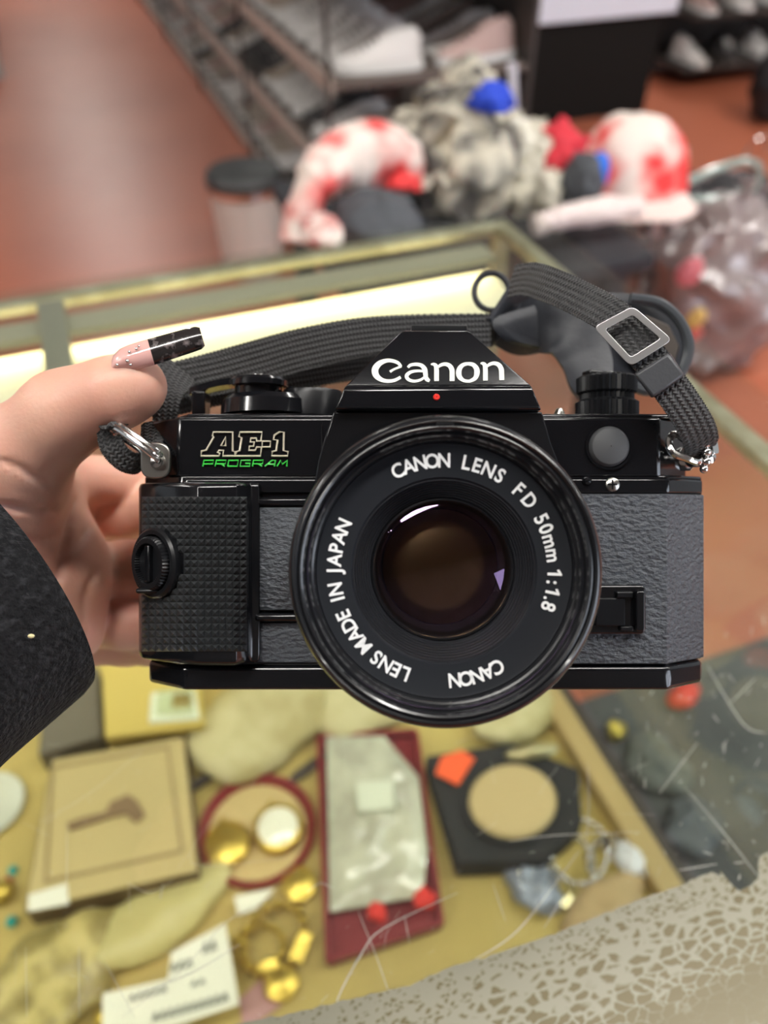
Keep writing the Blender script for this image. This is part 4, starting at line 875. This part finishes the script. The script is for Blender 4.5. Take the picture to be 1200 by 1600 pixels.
# silver bracelets and chains at the right
def bracelet(px, py, R_, r_, tilt, rz, m, label, zz, links=22, name='bracelet'):
    c = K(px, py, ZD + zz); M = MK @ Matrix.Translation(c) @ Matrix.Rotation(rz, 4, 'Z') @ Matrix.Rotation(tilt, 4, 'X'); t = thing(name, label, 'bracelet', MK @ Matrix.Translation(c))
    g = []
    for i in range(links):
        a = 2 * math.pi * i / links; g.append(xf(ellipsoid((0, 0, 0), (r_ * .7, math.pi * R_ / links * 1.02, r_), 12, 8), Matrix.Translation((R_ * math.cos(a), R_ * .8 * math.sin(a), 0)) @ Matrix.Rotation(a, 4, 'Z')))
    part('link_band', join(*g), m, t, M)
    a = -1.2; part('clasp', xf(box(-r_ * 1.1, r_ * 1.1, -r_ * 2, r_ * 2, -r_ * 1.1, r_ * 1.1), M @ Matrix.Translation((R_ * math.cos(a), R_ * .8 * math.sin(a), 0)) @ Matrix.Rotation(a, 4, 'Z')), m, t, bevel=r_ * .3)
bracelet(870, 1360, .034, .0035, .25, .2, silver, 'wide silver bracelet nearest the peeling border', .012)
bracelet(905, 1330, .028, .0030, -.2, .9, silver, 'slim silver bracelet crossing the wide one', .020)
bracelet(950, 1345, .020, .0040, .3, .4, silver, 'small heavy silver bracelet at the right of the pile', .012, 14)
bracelet(860, 1390, .018, .0032, .1, .1, mat('pale gold', (.75, .68, .42), .2, metal=1), 'pale gold bracelet in front of the silver pile', .010, 16)
bag('silver_pouch', 'white satin scrap beside the small heavy silver bracelet', 990, 1345, 34, 26, .008, -.5, mat('white satin', (.75, .76, .80), .3), 44, 'cloth', .3, z=ZD + .004)
bag('silver_pouch', 'blue grey pouch under the silver bracelets', 830, 1390, 34, 46, .010, .3, mat('blue grey satin', (.30, .34, .42), .3, metal=.3), 46, 'pouch', .3)
bag('tan_pouch', 'soft tan pouch at the near wall under the silver bracelets', 940, 1425, 70, 30, .012, .3, mat('tan suede', (.50, .36, .18), .8), 47, 'pouch', .2)
# gold watches near the price card
pocket(468, 1386, .0150, gold, 'small gold watch head beside the red tray', .008, dz=.001)
t = bracelet(428, 1466, .026, .0060, .3, .5, gold, 'chunky gold bracelet beside the red tray', .012, 16)
bracelet(405, 1480, .019, .0045, .2, -.3, gold, 'smaller gold bracelet inside the chunky one', .010, 14)
pocket(440, 1538, .0140, gold, 'gold watch head nearest the bottom edge', .008, dz=.001)
tag(part('price_tag', quadK([(366, 1400), (430, 1388), (400, 1420), (372, 1430)], ZD + .010, ZD + .0106), wpaper, frame=MK, M=onshelf(398, 1408), smooth=0), 'small white paper tag above the gold bracelets', 'tag')
# price card with faded writing
t = thing('price_card', 'white price card with blurred dark writing at the bottom left', 'card', onshelf(270, 1530, 0, ZD + .03))
CQ = [(180, 1545), (340, 1440), (372, 1560), (150, 1625)]
CQ = [(160, 1552), (262, 1530), (268, 1488), (352, 1442), (374, 1570), (160, 1640)]
part('card', quadK(CQ, ZD + .0300, ZD + .0306), wpaper, t, MK, smooth=0)
def kst(pts, z, w):
    g = []
    P = smooth_path([K(x, y, z) for x, y in pts], 3); A = []
    for i, p in enumerate(P):
        tt = (P[min(len(P) - 1, i + 1)] - P[max(0, i - 1)]).normalized(); n = Vector((-tt.y, tt.x, 0)) * w; A.append([p - n, p + n, p + n + Vector((0, 0, .0002)), p - n + Vector((0, 0, .0002))])
    return loft(A)
wr = []
for (x0, y0, n, h) in ((268, 1512, 3, 14), (318, 1482, 2, 18), (204, 1560, 5, 10), (240, 1590, 10, 15), (300, 1538, 2, 8)):
    for i in range(n):
        x = x0 + i * 12; y = y0 - i * 3.4
        wr.append(kst([(x, y + h / 2), (x + 3, y - h / 2), (x + 7, y + h / 3)], ZD + .0307, .0009))
part('handwriting', join(*wr), mat('grey ink', (.10, .11, .10), .6), t, MK, smooth=0)
tag(part('pink_card', quadK([(374, 1560), (408, 1530), (440, 1570), (380, 1612)], ZD + .001, ZD + .003), mat('pink card', (.55, .30, .30), .6), frame=MK, M=onshelf(405, 1570), smooth=0), 'dull pink card sticking out beside the price card', 'card')
# teal and gold beads at left
tealm = mat('teal bead', (.02, .38, .34), .3); redb = mat('red bead', (.45, .06, .05), .4)
for i, (x, y, r, m, nm) in enumerate(((34, 1486, .0065, tealm, 'largest teal bead below the framed picture'), (18, 1440, .0045, tealm, 'teal bead at the corner of the framed picture'), (20, 1360, .004, tealm, 'teal bead left of the framed picture'), (12, 1378, .004, redb, 'dull red bead at the left edge'), (2, 1395, .010, gold, 'gold disc cut by the left edge'), (24, 1560, .007, gold, 'gold stud in the bottom left corner'), (160, 1590, .007, gold, 'gold stud beside the yellow bag'))):
    c = K(x, y, ZD + r); M = MK @ Matrix.Translation(c)
    tag(part('bead', ellipsoid((0, 0, 0), (r, r, r * .8), 20, 12), m, None, M, M=M, smooth=180), nm, 'bead')
for i, (px, py, w) in enumerate(((340, 1205, 60), (480, 1205, 40))):
    bag('watch_strap', ('dark leather strap between framed picture and round tray', 'dark leather strap behind the long red tray')[i], px, py, w, 9, .004, .4, mat('dark strap', (.06, .045, .03), .5), 60 + i, 'strap', .2)

# ------------------------------------------------------------------ the shop beyond
# ---- bin
bc = G(398, 420, 0); MB_ = Matrix.Translation((bc.x, bc.y, 0))
t = thing('waste_bin', 'small steel waste bin with dark lid standing at the end of the shoe rack', 'bin', MB_)
zt = (lambda: (KV(398, 268, UV(bc).y).z))()
rb = 52 / F * (bc - Vector((0, 0, CZ))).length * .97
part('bin_body', xf(lathe([(rb * .86, .001), (rb * .88, .01), (rb, zt - .02), (rb * .97, zt - .02), (rb * .85, .02), (.0001, .02)], 48), MB_), mat('brushed bin steel', (.62, .59, .54), .38, metal=.1), t)
part('bin_lid', xf(lathe([(rb * 1.04, zt - .025), (rb * 1.04, zt), (rb * .95, zt + .012), (rb * .7, zt + .008), (.0001, zt + .004)], 48), MB_), mat('dark lid', (.05, .055, .055), .4), t)
part('lid_band', xf(lathe([(rb * 1.03, zt - .045), (rb * 1.05, zt - .045), (rb * 1.05, zt - .026), (rb * 1.03, zt - .026)], 48), MB_), chrome, t)

# ---- shoe rack along the aisle
UR = 0.36; V0, V1 = 1.70, 8.6
rackm = mat('dark rack steel', (.045, .035, .03), .5); shelfm = mat('brown rack shelf', (.13, .10, .085), .6)
rk_ = thing('shoe_rack', 'long open rack of shoes beside the red floored aisle', 'rack', at((UR, V0, 0), 0, MK))
LV = (0.06, 0.34, 0.60, 0.86)
for z in LV:
    part('shelf', box(UR + .011, UR + .62, V0, 2.76, z - .02, z), shelfm, rk_, MK, bevel=.003)
    part('shelf', box(UR + .011, UR + .36, 2.762, V1, z - .02, z), shelfm, rk_, MK, bevel=.003)
    part('shelf_lip', box(UR, UR + .010, V0, V1, z - .03, z + .015), mat('beige rack lip', (.48, .40, .34), .6), rk_, MK, bevel=.001)
part('back_panel', box(UR + .625, UR + .64, V0, 2.76, 0.005, 0.9), rackm, rk_, MK, smooth=0)
part('back_panel', box(UR + .365, UR + .38, 2.762, V1, 0.005, 1.1), rackm, rk_, MK, smooth=0)
vv = V0
while vv < V1:
    part('post', box(UR - .010, UR - .001, vv, vv + .016, 0, 1.1), rackm, rk_, MK, smooth=0); vv += 1.14
def shoe_proto(tone, sole, accent, label, group):
    t = thing('shoe', label, 'shoe', I4, group)
    secs = []
    for i in range(13):
        f = i / 12; x = -.13 + .26 * f; w = .036 + .012 * math.sin(f * math.pi * 1.1) - .018 * max(0, f - .85) / .15; h = (.095 - .02 * f if f < .35 else .088 - .075 * (f - .35) / .65) if f < .97 else .028
        if i == 0: w *= .7; h *= .8
        secs.append([Vector((x, w * math.cos(a) * (1 if math.sin(a) < .3 else .72), .018 + max(0, h * (math.sin(a) + .15) / 1.15))) for a in [2 * math.pi * j / 16 for j in range(16)]])
    part('upper', loft(secs), tone, t, PM[t], smooth=60)
    so = []
    for i in range(13):
        f = i / 12; x = -.138 + .28 * f; w = (.042 + .010 * math.sin(f * math.pi)) * (math.sin(min(1, f / .12 + .35) * 1.57)) * (1 if f < .85 else math.sqrt(max(.08, 1 - ((f - .85) / .16) ** 2)))
        so.append([Vector((x, w, .0)), Vector((x, w, .02)), Vector((x, -w, .02)), Vector((x, -w, .0))])
    part('sole', loft(so), sole, t, PM[t], smooth=40)
    part('laces', join(*[tube([(.01 + .018 * k, -.022, .080 - .011 * k), (.012 + .018 * k, 0, .090 - .011 * k), (.01 + .018 * k, .022, .080 - .011 * k)], .003, 6) for k in range(4)]), accent, t, PM[t])
    return t
tones = [mat('beige suede', (.50, .42, .34), .7, col2=(.35, .28, .22), nscale=12), mat('off white leather', (.78, .74, .70), .4), mat('taupe mesh', (.30, .24, .21), .7), mat('pinkish canvas', (.52, .36, .32), .7), mat('charcoal shoe', (.06, .055, .055), .6)]
soles = [mat('white rubber sole', (.80, .78, .74), .5), mat('dark rubber sole', (.08, .07, .06), .6)]
nm = ['beige suede shoe', 'off white leather shoe', 'taupe mesh shoe', 'pinkish canvas shoe', 'charcoal shoe']
rown = ['on the lowest shelf', 'on the middle shelf', 'on the upper shelf', 'on the top shelf']
protos = {}
def put_shoe(kind, row, M, where='of the aisle rack'):
    key = (kind, row, where)
    if key not in protos:
        protos[key] = shoe_proto(tones[kind], soles[0 if kind != 4 else 1], soles[kind % 2], f'{nm[kind]} {rown[row] if row is not None else "heaped"} {where}', f'{nm[kind]}s {rown[row] if row is not None else "heaped"} {where}')
        o = protos[key]; o.matrix_world = M; PM[o] = M; return o
    return copy_tree(protos[key], M)
rr = random.Random(3)
for row, z in enumerate(LV[:3]):
    vv = V0 + .10
    while vv < 6.4:
        for uo in (0.13, 0.44) if vv < 2.6 else (0.13,):
            if row == 1 and vv < V0 + .62 and uo > .3: continue
            kind = rr.choice((0, 1, 1, 1, 3, 3, 0, 2, 4))
            M = MK @ Matrix.Translation((UR + uo + .05, vv, z + .0005)) @ Matrix.Rotation(math.pi + rr.uniform(-.12, .12), 4, 'Z') @ Matrix.Scale(0.95, 4)
            put_shoe(kind, row, M)
        vv += .135
# white box at the rack's near end
for i, (px, py, lab) in enumerate(((548, 170, 'white shoe box at the near end of the aisle rack'), (505, 100, 'pale beige shoe box behind the white one on the aisle rack'))):
    vb = V0 + .12 + i * .36; c = KV(px, py, vb); zz = (LV[1], LV[1])[i] + .0005
    M = at((UR + .50, vb, zz), 0, MK); t = thing('shoe_box', lab, 'box', M)
    bm_ = (mat('white card', (.78, .78, .82), .5), mat('beige card', (.55, .45, .38), .6))[i]
    part('box_body', box(-.06, .06, -.10, .10, 0, .10), bm_, t, M, bevel=.002); part('box_lid', box(-.063, .063, -.103, .103, .101, .13), bm_, t, M, bevel=.002)

# ---- low platform: black sides, white top
VS = 2.85
a = KV(560, 52, VS); b = KV(1060, 8, VS); c0_ = KV(1003, 190, VS)
pl = thing('display_platform', 'low black platform with thick white top beyond the heap of caps', 'platform', at(((a.x + b.x) / 2, VS, 0), 0, MK))
zt_ = (a.z + b.z) / 2 - .03
xm = KV(830, 100, VS).x
bk1 = mat('blue black panel', (.010, .011, .018), .75, spec=.2); bk2 = mat('brown black panel', (.008, .007, .006), .75, spec=.2)
part('front_panel', box(a.x + .03, xm - .012, VS + .03, VS + .9, 0.001, zt_ - .001), bk1, pl, MK, bevel=.003)
part('front_panel', box(xm + .012, b.x - .05, VS + .03, VS + .9, 0.001, zt_ - .001), bk2, pl, MK, bevel=.003)
part('top_slab', box(a.x, xm - .004, VS, VS + .95, zt_, zt_ + .16), mat('white laminate', (.76, .79, .88), .4), pl, MK, bevel=.004)
part('top_slab', box(xm + .004, b.x, VS, VS + .95, zt_, zt_ + .16), mat('white laminate', (.76, .79, .88), .4), pl, MK, bevel=.004)

# ---- table with the heap of caps and clothes, beyond the case
ZT = 0.60
TU0 = .02; TU1 = K(1010, 385, ZT).x; TV0, T1 = .48, 1.06
blk = mat('black cloth', (.02, .021, .026), .7, bump=.3, bscale=20, bdist=.01)
tb = thing('low_table', 'dark low table carrying the heap of caps behind the display case', 'table', at(((TU0 + TU1) / 2, TV0 + .4, 0), 0, MK))
part('tabletop', box(TU0, TU1, TV0, T1, ZT - .03, ZT), blk, tb, MK, bevel=.004)
for x in (TU0 + .03, TU1 - .07):
    for y in (TV0 + .03, T1 - .07): part('leg', box(x, x + .04, y, y + .04, 0, ZT - .031), blk, tb, MK, bevel=.002)
redcream = mat('red tie dyed cloth', (.86, .74, .66), .8, col2=(.80, .05, .05), nscale=10, ramp=(.42, .60), detail=2)
creamblk = mat('cream and black checked cloth', (.12, .11, .10), .8, col2=(.70, .65, .52), nscale=13, ramp=(.40, .56), detail=2)
grey = mat('slate cloth', (.07, .075, .085), .75); bluec = mat('blue cloth', (.015, .06, .55), .7); redc = mat('red cloth', (.68, .03, .05), .7)
def mound(name, label, cat, px, py, vd, rpx, rz, rv, m, seed, amp=.25, ht=None, yaw=0, base=None, sc=1.6):
    """soft mound seated on the table at depth vd (shop frame); rpx, rz: half width / half height in px of the photo"""
    c = KV(px, py, vd); d = (MK @ c - Vector((0, 0, CZ))).length; k = d / F
    rx, rzz = rpx * k, rz * k / math.cos(R(22)); b0 = ZT if base is None else base
    zc = max(c.z, b0 + rzz * .2); M = at((c.x, vd, b0), yaw, MK)
    g = ellipsoid((0, 0, zc - b0), (rx, rv, rzz), 64, 36); g = noisy(g, amp * min(rx, rzz), sc / max(rx, .02), seed)
    g = ([Vector((p.x, p.y, max(p.z, .0015))) for p in g[0]], g[1])
    return tag(part(name, g, m, None, M, M=M, smooth=70), label, cat)
def capthing(label, px, py, vd, rpx, hpx, m, yaw, brim_m, seed, sc_=1.0):
    c = KV(px, py, vd); d = (MK @ c - Vector((0, 0, CZ))).length; k = d / F; r = rpx * k; h = hpx * k
    zz = max(c.z, ZT + .01); M = at((c.x, vd, zz), yaw, MK); t = thing('baseball_cap', label, 'cap', M)
    dm = []
    for i in range(13): q = math.pi / 2 * i / 12; dm.append((max(r * math.cos(q) ** .8, .0005), h * math.sin(q)))
    inn = [(max(a * .96, .0004), b * .96) for a, b in dm[::-1]]
    g = noisy(lathe(dm + inn, 56), r * .06, 2.2 / r, seed); part('crown', g, m, t, M, smooth=70)
    V, Q = [], []
    for th in (.0, .004):
        for i in range(17):
            a = -1.15 + 2.3 * i / 16; rr_ = r * .98; ro = r * (1.0 + .55 * math.cos(a * 1.25) ** .6 if abs(a * 1.25) < 1.57 else 1.0)
            V += [Vector((rr_ * math.sin(a), -rr_ * math.cos(a), .004 + th)), Vector((ro * math.sin(a), -ro * math.cos(a), -.004 + th + .012 * abs(math.sin(a)) * -1))]
    for i in range(16):
        Q += [(2 * i, 2 * i + 1, 2 * i + 3, 2 * i + 2), (34 + 2 * i, 34 + 2 * i + 2, 34 + 2 * i + 3, 34 + 2 * i + 1), (2 * i + 1, 35 + 2 * i, 37 + 2 * i, 2 * i + 3)]
    part('brim', (V, Q), brim_m, t, M, smooth=60); part('button', ellipsoid((0, 0, h), (.006, .006, .003), 12, 8), m, t, M)
    return t
mound('folded_shirt', 'slate grey cloth bundled under the red and cream garment', 'clothing', 590, 345, .62, 62, 34, .10, grey, 4, .2)
# arched red and cream garment: a thick roll of cloth
def roll(name, label, cat, pts, rad, vd, m, seed, flat=1.0):
    P = []
    for x, y, dv in pts: P.append(KV(x, y, vd + dv))
    c = P[0]; M = at((P[0].x, P[0].y, ZT), 0, MK); k = (MK @ P[len(P) // 2] - Vector((0, 0, CZ))).length / F
    g = tube(P, [q * k for q in rad], 28, k=14); g = noisy(g, max(rad) * k * .22, 14, seed); return tag(part(name, g, m, None, MK, M=M, smooth=70), label, cat)
roll('knotted_shirt', 'red and cream tie dyed garment arched over the slate grey bundle', 'clothing', [(462, 378, -.04), (472, 330, -.02), (500, 280, 0), (545, 245, .03), (590, 240, .05), (625, 262, .05), (628, 300, .03)], [26, 30, 36, 40, 42, 38, 34], .72, redcream, 7)
mound('red_scarf', 'small red cloth at the foot of the tie dyed garment', 'clothing', 500, 362, .55, 30, 18, .05, mat('deep red cloth', (.50, .03, .03), .7, col2=(.85, .75, .68), nscale=30), 8, .3)
mound('checked_shirt', 'tall heap of cream and black checked cloth at centre of the table', 'clothing', 715, 260, .85, 78, 95, .16, creamblk, 11, .42, sc=2.2)
mound('checked_shirt', 'peak of checked cloth rising toward the black platform', 'clothing', 732, 165, 1.05, 36, 52, .10, creamblk, 13, .3)
mound('checked_shirt', 'cream mottled cloth heap left of the red cloth', 'clothing', 815, 270, .80, 52, 62, .14, mat('cream mottled cloth', (.30, .27, .20), .8, col2=(.82, .78, .66), nscale=14, ramp=(.32, .52)), 17, .35, sc=2.2)
mound('blue_scarf', 'royal blue cloth tucked into top of the checked heap', 'clothing', 764, 208, .74, 30, 26, .04, bluec, 19, .3, base=.80)
mound('red_shirt', 'bright red cloth between the mottled heap and grey cloth', 'clothing', 868, 262, .74, 40, 56, .08, redc, 23, .3)
mound('grey_shirt', 'dark grey cloth squeezed beside the bright red cloth', 'clothing', 908, 290, .64, 24, 42, .05, grey, 25, .25)
CAPV = K(975, 318, ZT).y + .06
capthing('white and red dyed cap with small blue patch', 975, 318, CAPV, 76, 92, redcream, -.35, mat('pale pink brim', (.82, .68, .62), .7), 31)
mound('blue_patch_scarf', 'bright blue cloth patch against the white and red cap', 'clothing', 934, 268, CAPV - .11, 17, 24, .02, mat('bright blue cloth', (.02, .16, .70), .7), 27, .2, base=.66)
roll('folded_scarf', 'pale pink band of cloth running below the white and red cap', 'clothing', [(835, 352, 0), (880, 340, 0), (940, 330, 0), (1000, 322, 0)], [14, 17, 18, 14], .565, mat('pale pink cloth', (.78, .66, .62), .7), 33)
# white stick label holder behind the heap
pz = KV(800, 100, 1.0); pz2 = KV(808, 235, 1.0)
tag(part('sign_stick', tube([(pz2.x, 1.0, ZT), (pz.x, 1.0, pz.z)], .010, 10, k=1), mat('pale plastic stick', (.62, .60, .66), .5), None, MK, M=at((pz.x, 1.0, ZT), 0, MK)), 'pale upright stick behind the blue cloth', 'stick')
bp_ = KV(800, 215, 1.10)
mound('white_cloth', 'white cloth around the foot of the pale stick', 'clothing', 812, 225, 1.05, 26, 26, .05, mat('lilac white cloth', (.72, .72, .80), .7), 35, .3)

# ---- right: plastic bags of goods, dark garments, hanger
cloud = mat('cloudy plastic bag', (.36, .31, .30), .22, coat=.6, bump=.6, bscale=16, bdist=.012, col2=(.22, .15, .14), nscale=9, ramp=(.3, .65), spec=.8)
cloudd = mat('dark plastic bag', (.07, .055, .05), .25, coat=.5, bump=.5, bscale=14, bdist=.01, col2=(.14, .10, .09), nscale=9)
def sack(name, label, px, py, rpx, rpy, vd, rv, m, seed, base, amp=.22, cat='bag'):
    c = KV(px, py, vd); k = (MK @ c - Vector((0, 0, CZ))).length / F; M = at((c.x, vd, base), 0, MK)
    rx, rz_ = rpx * k, rpy * k * 1.05; g = ellipsoid((0, 0, c.z - base), (rx, rv, rz_), 64, 40); g = noisy(g, amp * rx, 2.4 / rx, seed)
    g = ([Vector((p.x, p.y, max(p.z, .001))) for p in g[0]], g[1]); t = thing(name, label, cat, M); part('bag_film', g, m, t, M, smooth=60)
    z1 = max(p.z for p in g[0]); part('knot', noisy(lathe([(.012, z1 - .02), (.008, z1 + .005), (.018, z1 + .03), (.0005, z1 + .032)], 24), .004, 60, seed), m, t, M, smooth=60); return t
BV_ = K(1110, 560, 0).y
sack('goods_bag', 'large cloudy plastic bag of pink goods standing on the floor at right', 1120, 450, 112, 112, BV_, .17, cloud, 51, 0.0)
sack('goods_bag', 'dark plastic bag between the case corner and the cloudy bag', 940, 425, 66, 80, BV_ + .38, .12, cloudd, 53, 0.0)
for i, (x, y, r, m, lab) in enumerate(((1078, 425, .036, mat('rose cloth', (.60, .16, .18), .6), 'rose pink goods pressed against the cloudy bag'), (1088, 498, .028, mat('ochre cloth', (.55, .36, .10), .6), 'ochre patch of goods low in the cloudy bag'), (1085, 522, .022, mat('brick cloth', (.50, .10, .08), .6), 'brick red patch of goods under the ochre one'))):
    c = KV(x, y, BV_ - .16 - .005 * i); M = at((c.x, c.y, c.z), 0, MK)
    tag(part('toy', noisy(ellipsoid((0, 0, 0), (r, r * .4, r), 24, 14), r * .2, 60, i), m, None, M, M=M), lab, 'goods')
darkg = mat('black and pink print cloth', (.03, .028, .03), .75, col2=(.52, .38, .38), nscale=11, ramp=(.50, .62))
def onfloor(px, pyb): return K(px, pyb, 0).y
mound('printed_shirt', 'black and pink printed clothes heaped below the clear hanger', 'clothing', 1130, 340, onfloor(1130, 400), 70, 50, .18, darkg, 71, .3, base=0.0)
mound('printed_shirt', 'black and pink printed clothes at the far right edge', 'clothing', 1225, 372, onfloor(1200, 440), 48, 56, .14, darkg, 73, .3, base=0.0)
mound('printed_shirt', 'black printed cloth between the white and red cap and the hanger', 'clothing', 1055, 350, onfloor(1055, 400), 40, 40, .12, darkg, 75, .3, base=0.0)
HV = onfloor(1130, 400) - .22
hg_ = [KV(x, y, HV) for x, y in ((1045, 300), (1100, 272), (1160, 252), (1186, 262), (1180, 290), (1140, 306), (1090, 312), (1050, 308))]
t = thing('clothes_hanger', 'clear greenish plastic hanger lying on the printed clothes', 'hanger', MK @ Matrix.Translation(hg_[0]))
hm = mat('greenish clear plastic', (.30, .38, .34), .2, alpha=1, coat=.5)
part('hanger_frame', tube(hg_, .012, 8, True, 4), hm, t, MK); part('hook', tube([hg_[2], hg_[2] + Vector((.02, 0, .05)), hg_[2] + Vector((.07, 0, .055)), hg_[2] + Vector((.08, 0, .01))], .004, 8), chrome, t, MK)

# ---- right rack with shoes
c = UV(G(1040, 150, 0)); u0 = c.x + .12; v0 = 3.1
r2 = thing('shoe_rack', 'black rack of pale shoes in the upper right beyond the platform', 'rack', at((u0, v0, 0), 0, MK))
for z in (.10, .34, .58): part('shelf', box(u0, u0 + 1.5, v0, v0 + .4, z - .02, z), rackm, r2, MK, bevel=.003)
for x in (u0, u0 + .75, u0 + 1.47): part('post', box(x, x + .03, v0 + .405, v0 + .43, 0, 1.0), rackm, r2, MK, smooth=0)
part('back_panel', box(u0, u0 + 1.5, v0 + .435, v0 + .45, 0.005, 1.0), rackm, r2, MK, smooth=0)
for row, z in enumerate((.10, .34, .58)):
    for i in range(6):
        if row == 2 and abs(u0 + .12 + i * .22 - KV(1125, 25, 3.2).x) < .17: continue
        put_shoe(rr.choice((1, 3, 1, 4)), row, MK @ Matrix.Translation((u0 + .12 + i * .22, v0 + .14, z + .0005)) @ Matrix.Rotation(-math.pi / 2 + rr.uniform(-.2, .2), 4, 'Z'), 'of the upper right rack')
cb = KV(1165, 150, 2.75); M = at((cb.x, 2.55, 0), .2, MK); t = thing('black_bag', 'black duffel bag standing in front of the upper right rack', 'bag', M)
g = ([Vector((p.x, p.y, max(p.z, 0.001))) for p in noisy(ellipsoid((0, 0, .17), (.15, .13, .19), 48, 30), .03, 9, 5)[0]], ellipsoid((0, 0, .17), (.15, .13, .19), 48, 30)[1])
part('bag_body', g, mat('black nylon', (.012, .012, .014), .6), t, M, smooth=60); part('handle', tube([(-.08, -.02, .33), (-.05, -.03, .40), (.05, -.03, .40), (.08, -.02, .33)], .010, 8), mat('black nylon', (.012, .012, .014), .6), t, M)
cb = KV(1125, 25, 3.2); M = at((cb.x, 3.22, .5805), 0, MK); t = thing('shoe_box', 'bright blue box with white lid on the upper right rack', 'box', M)
part('box_body', box(-.10, .10, -.07, .07, 0, .10), bluec, t, M, bevel=.002); part('box_lid', box(-.103, .103, -.073, .073, .101, .13), mat('white card', (.78, .78, .82), .5), t, M, bevel=.002)
# sliver of another rack at the left edge of the photograph
cl = KV(4, 90, 4.6); M = at((cl.x - .22, 4.6, 0), 0, MK); t = thing('shoe_rack', 'pale grey rack end at the upper left edge across the aisle', 'rack', M)
part('end_panel', box(-.25, .20, -.01, .01, 0.001, 1.1), mat('grey panel', (.42, .41, .38), .6), t, M, bevel=.002)
for z in (.1, .4, .7): part('shelf', box(-.25, .20, .011, 1.6, z, z + .02), shelfm, t, M, smooth=0)

# ---- trunk added in place of the dark, shaded floor; small goods on it
ZX = 0.30
q0, q1 = K(905, 1075, ZX), K(1230, 1010, ZX)
tx0 = .035; tx1 = max(.45, q1.x); ty1 = (q0.y + q1.y) / 2; ty0 = ty1 - .42
t = thing('shade_trunk', 'dark grey trunk added in place of the shaded floor right of the display case', 'trunk', at(((tx0 + tx1) / 2, ty1, 0), 0, MK))
tm = mat('trunk shade grey', (.045, .045, .048), .6, bump=.3, bscale=30, bdist=.003, col2=(.085, .085, .085), nscale=7)  # dark colour stands in for the shade beside the case
part('trunk_body', box(tx0, tx1, ty0, ty1, 0.001, ZX - .04), tm, t, MK, bevel=.006); part('trunk_lid', box(tx0 - .005, tx1 + .005, ty0 - .005, ty1 + .005, ZX - .038, ZX), tm, t, MK, bevel=.006)
bag('gold_trinket', 'small gold trinket on the dark grey trunk', 962, 1148, 16, 14, .010, .2, gold, 81, 'trinket', .2, z=ZX)
bag('red_box', 'small red pouch at the far edge of the dark grey trunk', 1066, 1092, 30, 16, .012, .2, mat('bright red', (.80, .03, .02), .5), 83, 'pouch', .15, z=ZX)
bag('grey_pouch', 'pale grey pouch near the middle of the dark grey trunk', 1020, 1200, 40, 50, .015, .2, mat('pale grey cloth', (.16, .16, .145), .6), 85, 'pouch', .3, z=ZX)
bag('grey_pouch', 'bluish grey pouch in front on the dark grey trunk', 1080, 1300, 40, 36, .015, .2, mat('blue grey cloth', (.12, .125, .14), .6), 87, 'pouch', .3, z=ZX)
